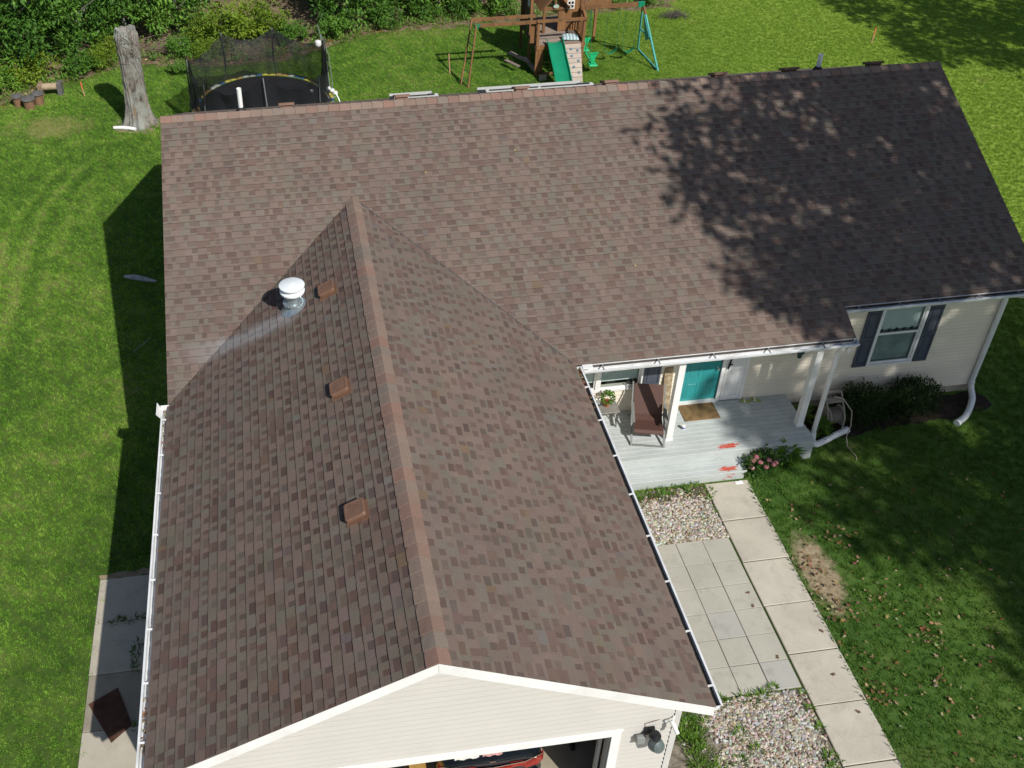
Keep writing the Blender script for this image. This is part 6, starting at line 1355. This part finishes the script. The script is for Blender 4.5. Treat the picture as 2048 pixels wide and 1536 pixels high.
# ------------------------------------------------------------------ fallen leaves
M_DRY = toned('dry_leaf', 1.0, .8, 40, .4, 0)
DRYC = [(.30, .20, .115), (.36, .26, .16), (.19, .105, .052), (.15, .075, .036), (.25, .165, .085), (.12, .062, .034), (.33, .25, .14), (.18, .085, .04), (.26, .20, .09)]
def oakleaf(m, c, s, rot, r):
    """lobed leaf outline, curled"""
    out = []; n = 10
    for i in range(n):
        a = 2*math.pi*i/n; k = 1.0 if i % 2 == 0 else .5; out.append(Vector((math.cos(a)*s*k*1.25, math.sin(a)*s*k*.8, s*.25*math.sin(a*2+1)*r.uniform(.2, 1)+.012)))
    m.col = tuple(q*r.uniform(.75, 1.2) for q in r.choice(DRYC)); m.add([c+rot @ v for v in out]+[c+Vector((0, 0, .01))], [(i, (i+1) % n, n) for i in range(n)])
def litter(name, label, n, fn, seed, s0=.028, s1=.06, z=.035):
    r = random.Random(seed); m = MB()
    for _ in range(n):
        q = fn(r)
        if q is None: continue
        oakleaf(m, Vector((q[0], q[1], z if len(q) < 3 else q[2])), r.uniform(s0, s1), Euler((r.uniform(-.5, .5), r.uniform(-.5, .5), r.uniform(0, 6.3))).to_matrix(), r)
    return tag(m.build(name, M_DRY, None, fix=False), label, 'leaves', kind='stuff')
def fl(r):
    if r.random() < .45: c = r.choice(((12.95, -9.9), (13.15, -11.2), (13.0, -11.9), (13.9, -11.0), (13.0, -12.6), (12.95, -13.1), (14.6, -12.0), (14.2, -13.0), (13.0, -10.9), (14.0, -9.4))); return (max(12.72, c[0]+r.gauss(0, .22)), c[1]+r.gauss(0, .22))
    return (r.uniform(12.75, 18.5), r.uniform(-15.5, -7.6))
litter('fallen_leaves', 'brown oak leaves scattered over the front lawn', 430, fl, 3, .024, .054, .05)
litter('fallen_leaves', 'brown leaves caught at the front of the porch step', 90, lambda r: (r.uniform(9.9, 11.9), r.uniform(-8.0, -7.42)), 4, .02, .045, .03)
litter('fallen_leaves', 'dead leaves along the woodland floor', 700, lambda r: (lambda x: (x, woods_y(x)+r.uniform(.05, 2.2)))(r.uniform(-9.5, 8)), 5, .05, .11, .02)
litter('gutter_leaves', 'brown leaves lying in the right garage gutter near the valley', 60, lambda r: (2*W2+.01+r.uniform(0, .09), -WF-.1-r.random()**1.6*1.2, ZE-.075+r.uniform(0, .05)), 6, .02, .04)
litter('gutter_leaves', 'brown leaves lying in the left garage gutter', 90, lambda r: (-.01-r.uniform(0, .08), (-WF-.1-r.random()*1.1) if r.random() < .5 else (YF+.1+r.random()*1.4), ZE-.085+r.uniform(0, .05)), 7, .018, .034)
for i, (x, y, z, lb) in enumerate(((1.9, -4.95, None, 'yellow leaf on the main roof left of the flue'), (6.05, -1.95, None, 'yellow leaf high on the main roof right of the garage ridge'), (8.25, -1.55, None, 'yellow leaf on the main roof below the left end of the shade'), (10.4, -4.6, None, 'yellow leaf low on the main roof above the porch'))):
    m = MB(); oakleaf(m, Vector((x, y, zmain(y)+.02)), .03, Matrix.Rotation(math.atan(S), 3, 'X') @ Matrix.Rotation(i*1.3, 3, 'Z'), rnd); m.c = [(.42, .33, .11)]*len(m.c); tag(m.build('roof_leaf', M_DRY, None, fix=False), lb, 'leaf')
for i, (x, y, z, lb) in enumerate(((11.45, -10.45, .036, 'curled brown leaf on the middle right paver'), (11.42, -10.78, .036, 'curled brown leaf one paver nearer the street'), (12.52, -11.55, .052, 'brown leaf on the walkway by the lawn edge'), (12.3, -12.5, .052, 'brown leaf in the middle of the walkway slab'), (11.42, -11.98, .036, 'brown leaf on a paver joint beside the walkway'), (12.4, -13.3, .052, 'brown leaf on the nearest walkway slab'))):
    m = MB(); oakleaf(m, Vector((x, y, z)), .05, Matrix.Rotation(i*1.1, 3, 'Z'), rnd); m.c = [(.14, .085, .05)]*len(m.c); tag(m.build('dry_leaf', M_DRY, None, fix=False), lb, 'leaf')

# ------------------------------------------------------------------ grass
def project(x, y, z):
    p = cam.matrix_world.inverted() @ Vector((x, y, z))
    if p.z > -.5: return (9e9, 9e9)
    return (814.68+2102.62*p.x/-p.z, 589.24-2102.62*p.y/-p.z)
def lawn_density(x, y):
    if .2 < x < 19.45 and -5.42 < y < 5.95: return 0
    if .3 < x < 8.3 and -14.5 < y < -5: return 0
    if 8.1 < x < 14.5 and -7.05 < y < -5.3: return 0
    if 8.1 < x < 12.72 and y < -7.0: return 0
    if -1.86 < x < 8.3 and y < -8.1: return 0
    if inside(x, y, [(14.5, -5.2), (19.6, -5.2), (19.7, -5.9), (18.6, -6.2), (16.4, -6.35), (14.9, -6.5), (14.5, -6.6)]): return 0
    w = woods_y(x)
    if y > w: return 0
    d = 1.0
    if y > w-.8: d *= (w-y)/.8
    e_ = ((x-13.15)/.40)**2+((y+10.15)/1.05)**2
    if e_ < 1.5: d *= .08+.6*max(0, e_-.3)/1.2
    if math.hypot(x-sx_, y-sy_) < .6: d = 0
    return d
CS = .25
gm = MB(); dens = []
ix0, ix1, iy0, iy1 = -13, 46, -17, 44
x = ix0
while x < ix1:
    y = iy0
    while y < iy1:
        cxm, cym = x+CS/2, y+CS/2; px, py = project(cxm, cym, 0)
        if -120 < px < 2170 and -80 < py < 1620:
            d = lawn_density(cxm, cym)
            if d > 0: gm.add([(x, y, .0), (x+CS, y, .0), (x+CS, y+CS, .0), (x, y+CS, .0)], [(0, 1, 2, 3)]); dens.append(d)
        y += CS
    x += CS
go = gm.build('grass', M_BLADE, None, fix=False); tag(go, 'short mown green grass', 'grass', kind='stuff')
at = go.data.attributes.new('dens', 'FLOAT', 'FACE'); at.data.foreach_set('value', dens)
tufts = bpy.data.collections.new('grass_tufts')
for k in range(4):
    r = random.Random(60+k); m = MB()
    for _ in range(26):
        a = r.uniform(0, 6.28); q = r.random()**.6*.085; b = Vector((math.cos(a)*q, math.sin(a)*q, -.005)); h = r.uniform(.03, .062); ln = Vector((r.uniform(-1, 1), r.uniform(-1, 1), 0))*h*.65; s = Vector((math.cos(a+1.3), math.sin(a+1.3), 0))*r.uniform(.0035, .006)
        m.add([b-s, b+s, b+ln*.45+Vector((0, 0, h*.7))+s*.8, b+ln*.45+Vector((0, 0, h*.7))-s*.8, b+ln+Vector((0, 0, h))], [(0, 1, 2, 3), (3, 2, 4)])
    o = m.build('grass_tuft', M_BLADE, None, fix=False); COL.objects.unlink(o); tufts.objects.link(o)
ng = bpy.data.node_groups.new('scatter_grass', 'GeometryNodeTree'); ng.interface.new_socket('Geometry', in_out='INPUT', socket_type='NodeSocketGeometry'); ng.interface.new_socket('Geometry', in_out='OUTPUT', socket_type='NodeSocketGeometry')
gi = ng.nodes.new('NodeGroupInput'); gout = ng.nodes.new('NodeGroupOutput'); dp = ng.nodes.new('GeometryNodeDistributePointsOnFaces'); na = ng.nodes.new('GeometryNodeInputNamedAttribute'); na.data_type = 'FLOAT'; na.inputs[0].default_value = 'dens'
mu = ng.nodes.new('ShaderNodeMath'); mu.operation = 'MULTIPLY'; mu.inputs[1].default_value = 88.0
ci = ng.nodes.new('GeometryNodeCollectionInfo'); ci.inputs[0].default_value = tufts; ci.inputs[1].default_value = True; ci.inputs[2].default_value = True
ip = ng.nodes.new('GeometryNodeInstanceOnPoints'); ip.inputs['Pick Instance'].default_value = True
rv = ng.nodes.new('FunctionNodeRandomValue'); rv.data_type = 'FLOAT_VECTOR'; rv.inputs[0].default_value = (-.12, -.12, 0); rv.inputs[1].default_value = (.12, .12, 6.28)
rs = ng.nodes.new('FunctionNodeRandomValue'); rs.data_type = 'FLOAT'; rs.inputs[2].default_value = .7; rs.inputs[3].default_value = 1.35
lk = ng.links.new
lk(gi.outputs[0], dp.inputs['Mesh']); lk([o for o in na.outputs if o.enabled][0], mu.inputs[0]); lk(mu.outputs[0], dp.inputs['Density']); lk(dp.outputs['Points'], ip.inputs['Points']); lk(ci.outputs[0], ip.inputs['Instance'])
lk(rv.outputs[0], ip.inputs['Rotation']); lk([o for o in rs.outputs if o.enabled][0], ip.inputs['Scale']); lk(ip.outputs[0], gout.inputs[0])
md = go.modifiers.new('scatter', 'NODES'); md.node_group = ng

# ------------------------------------------------------------------ groups of look-alike things
GROUPS = {'shrub': 'shrubs along the woodland edge', 'log_stool': 'log stools by the woodland edge', 'survey_stake': 'stakes standing in the back lawn', 'yew_shrub': 'yew shrubs under the right window',
          'slipper': 'pair of slippers on the porch', 'folded_towel': 'cloths on the car boot lid', 'roof_leaf': 'single leaves on the roof', 'dry_leaf': 'single leaves on the paving', 'shade_oak': 'oaks shading the house',
          'leafy_plant': 'leafy plants round the deck', 'parked_car': 'cars in the garage', 'crumpled_cloth': 'cloth scraps on the trampoline rim'}
for o in list(SC.objects):
    if o.parent is None and 'category' in o.keys():
        g_ = GROUPS.get(o.name.split('.')[0])
        if g_ and 'group' not in o.keys(): o['group'] = g_
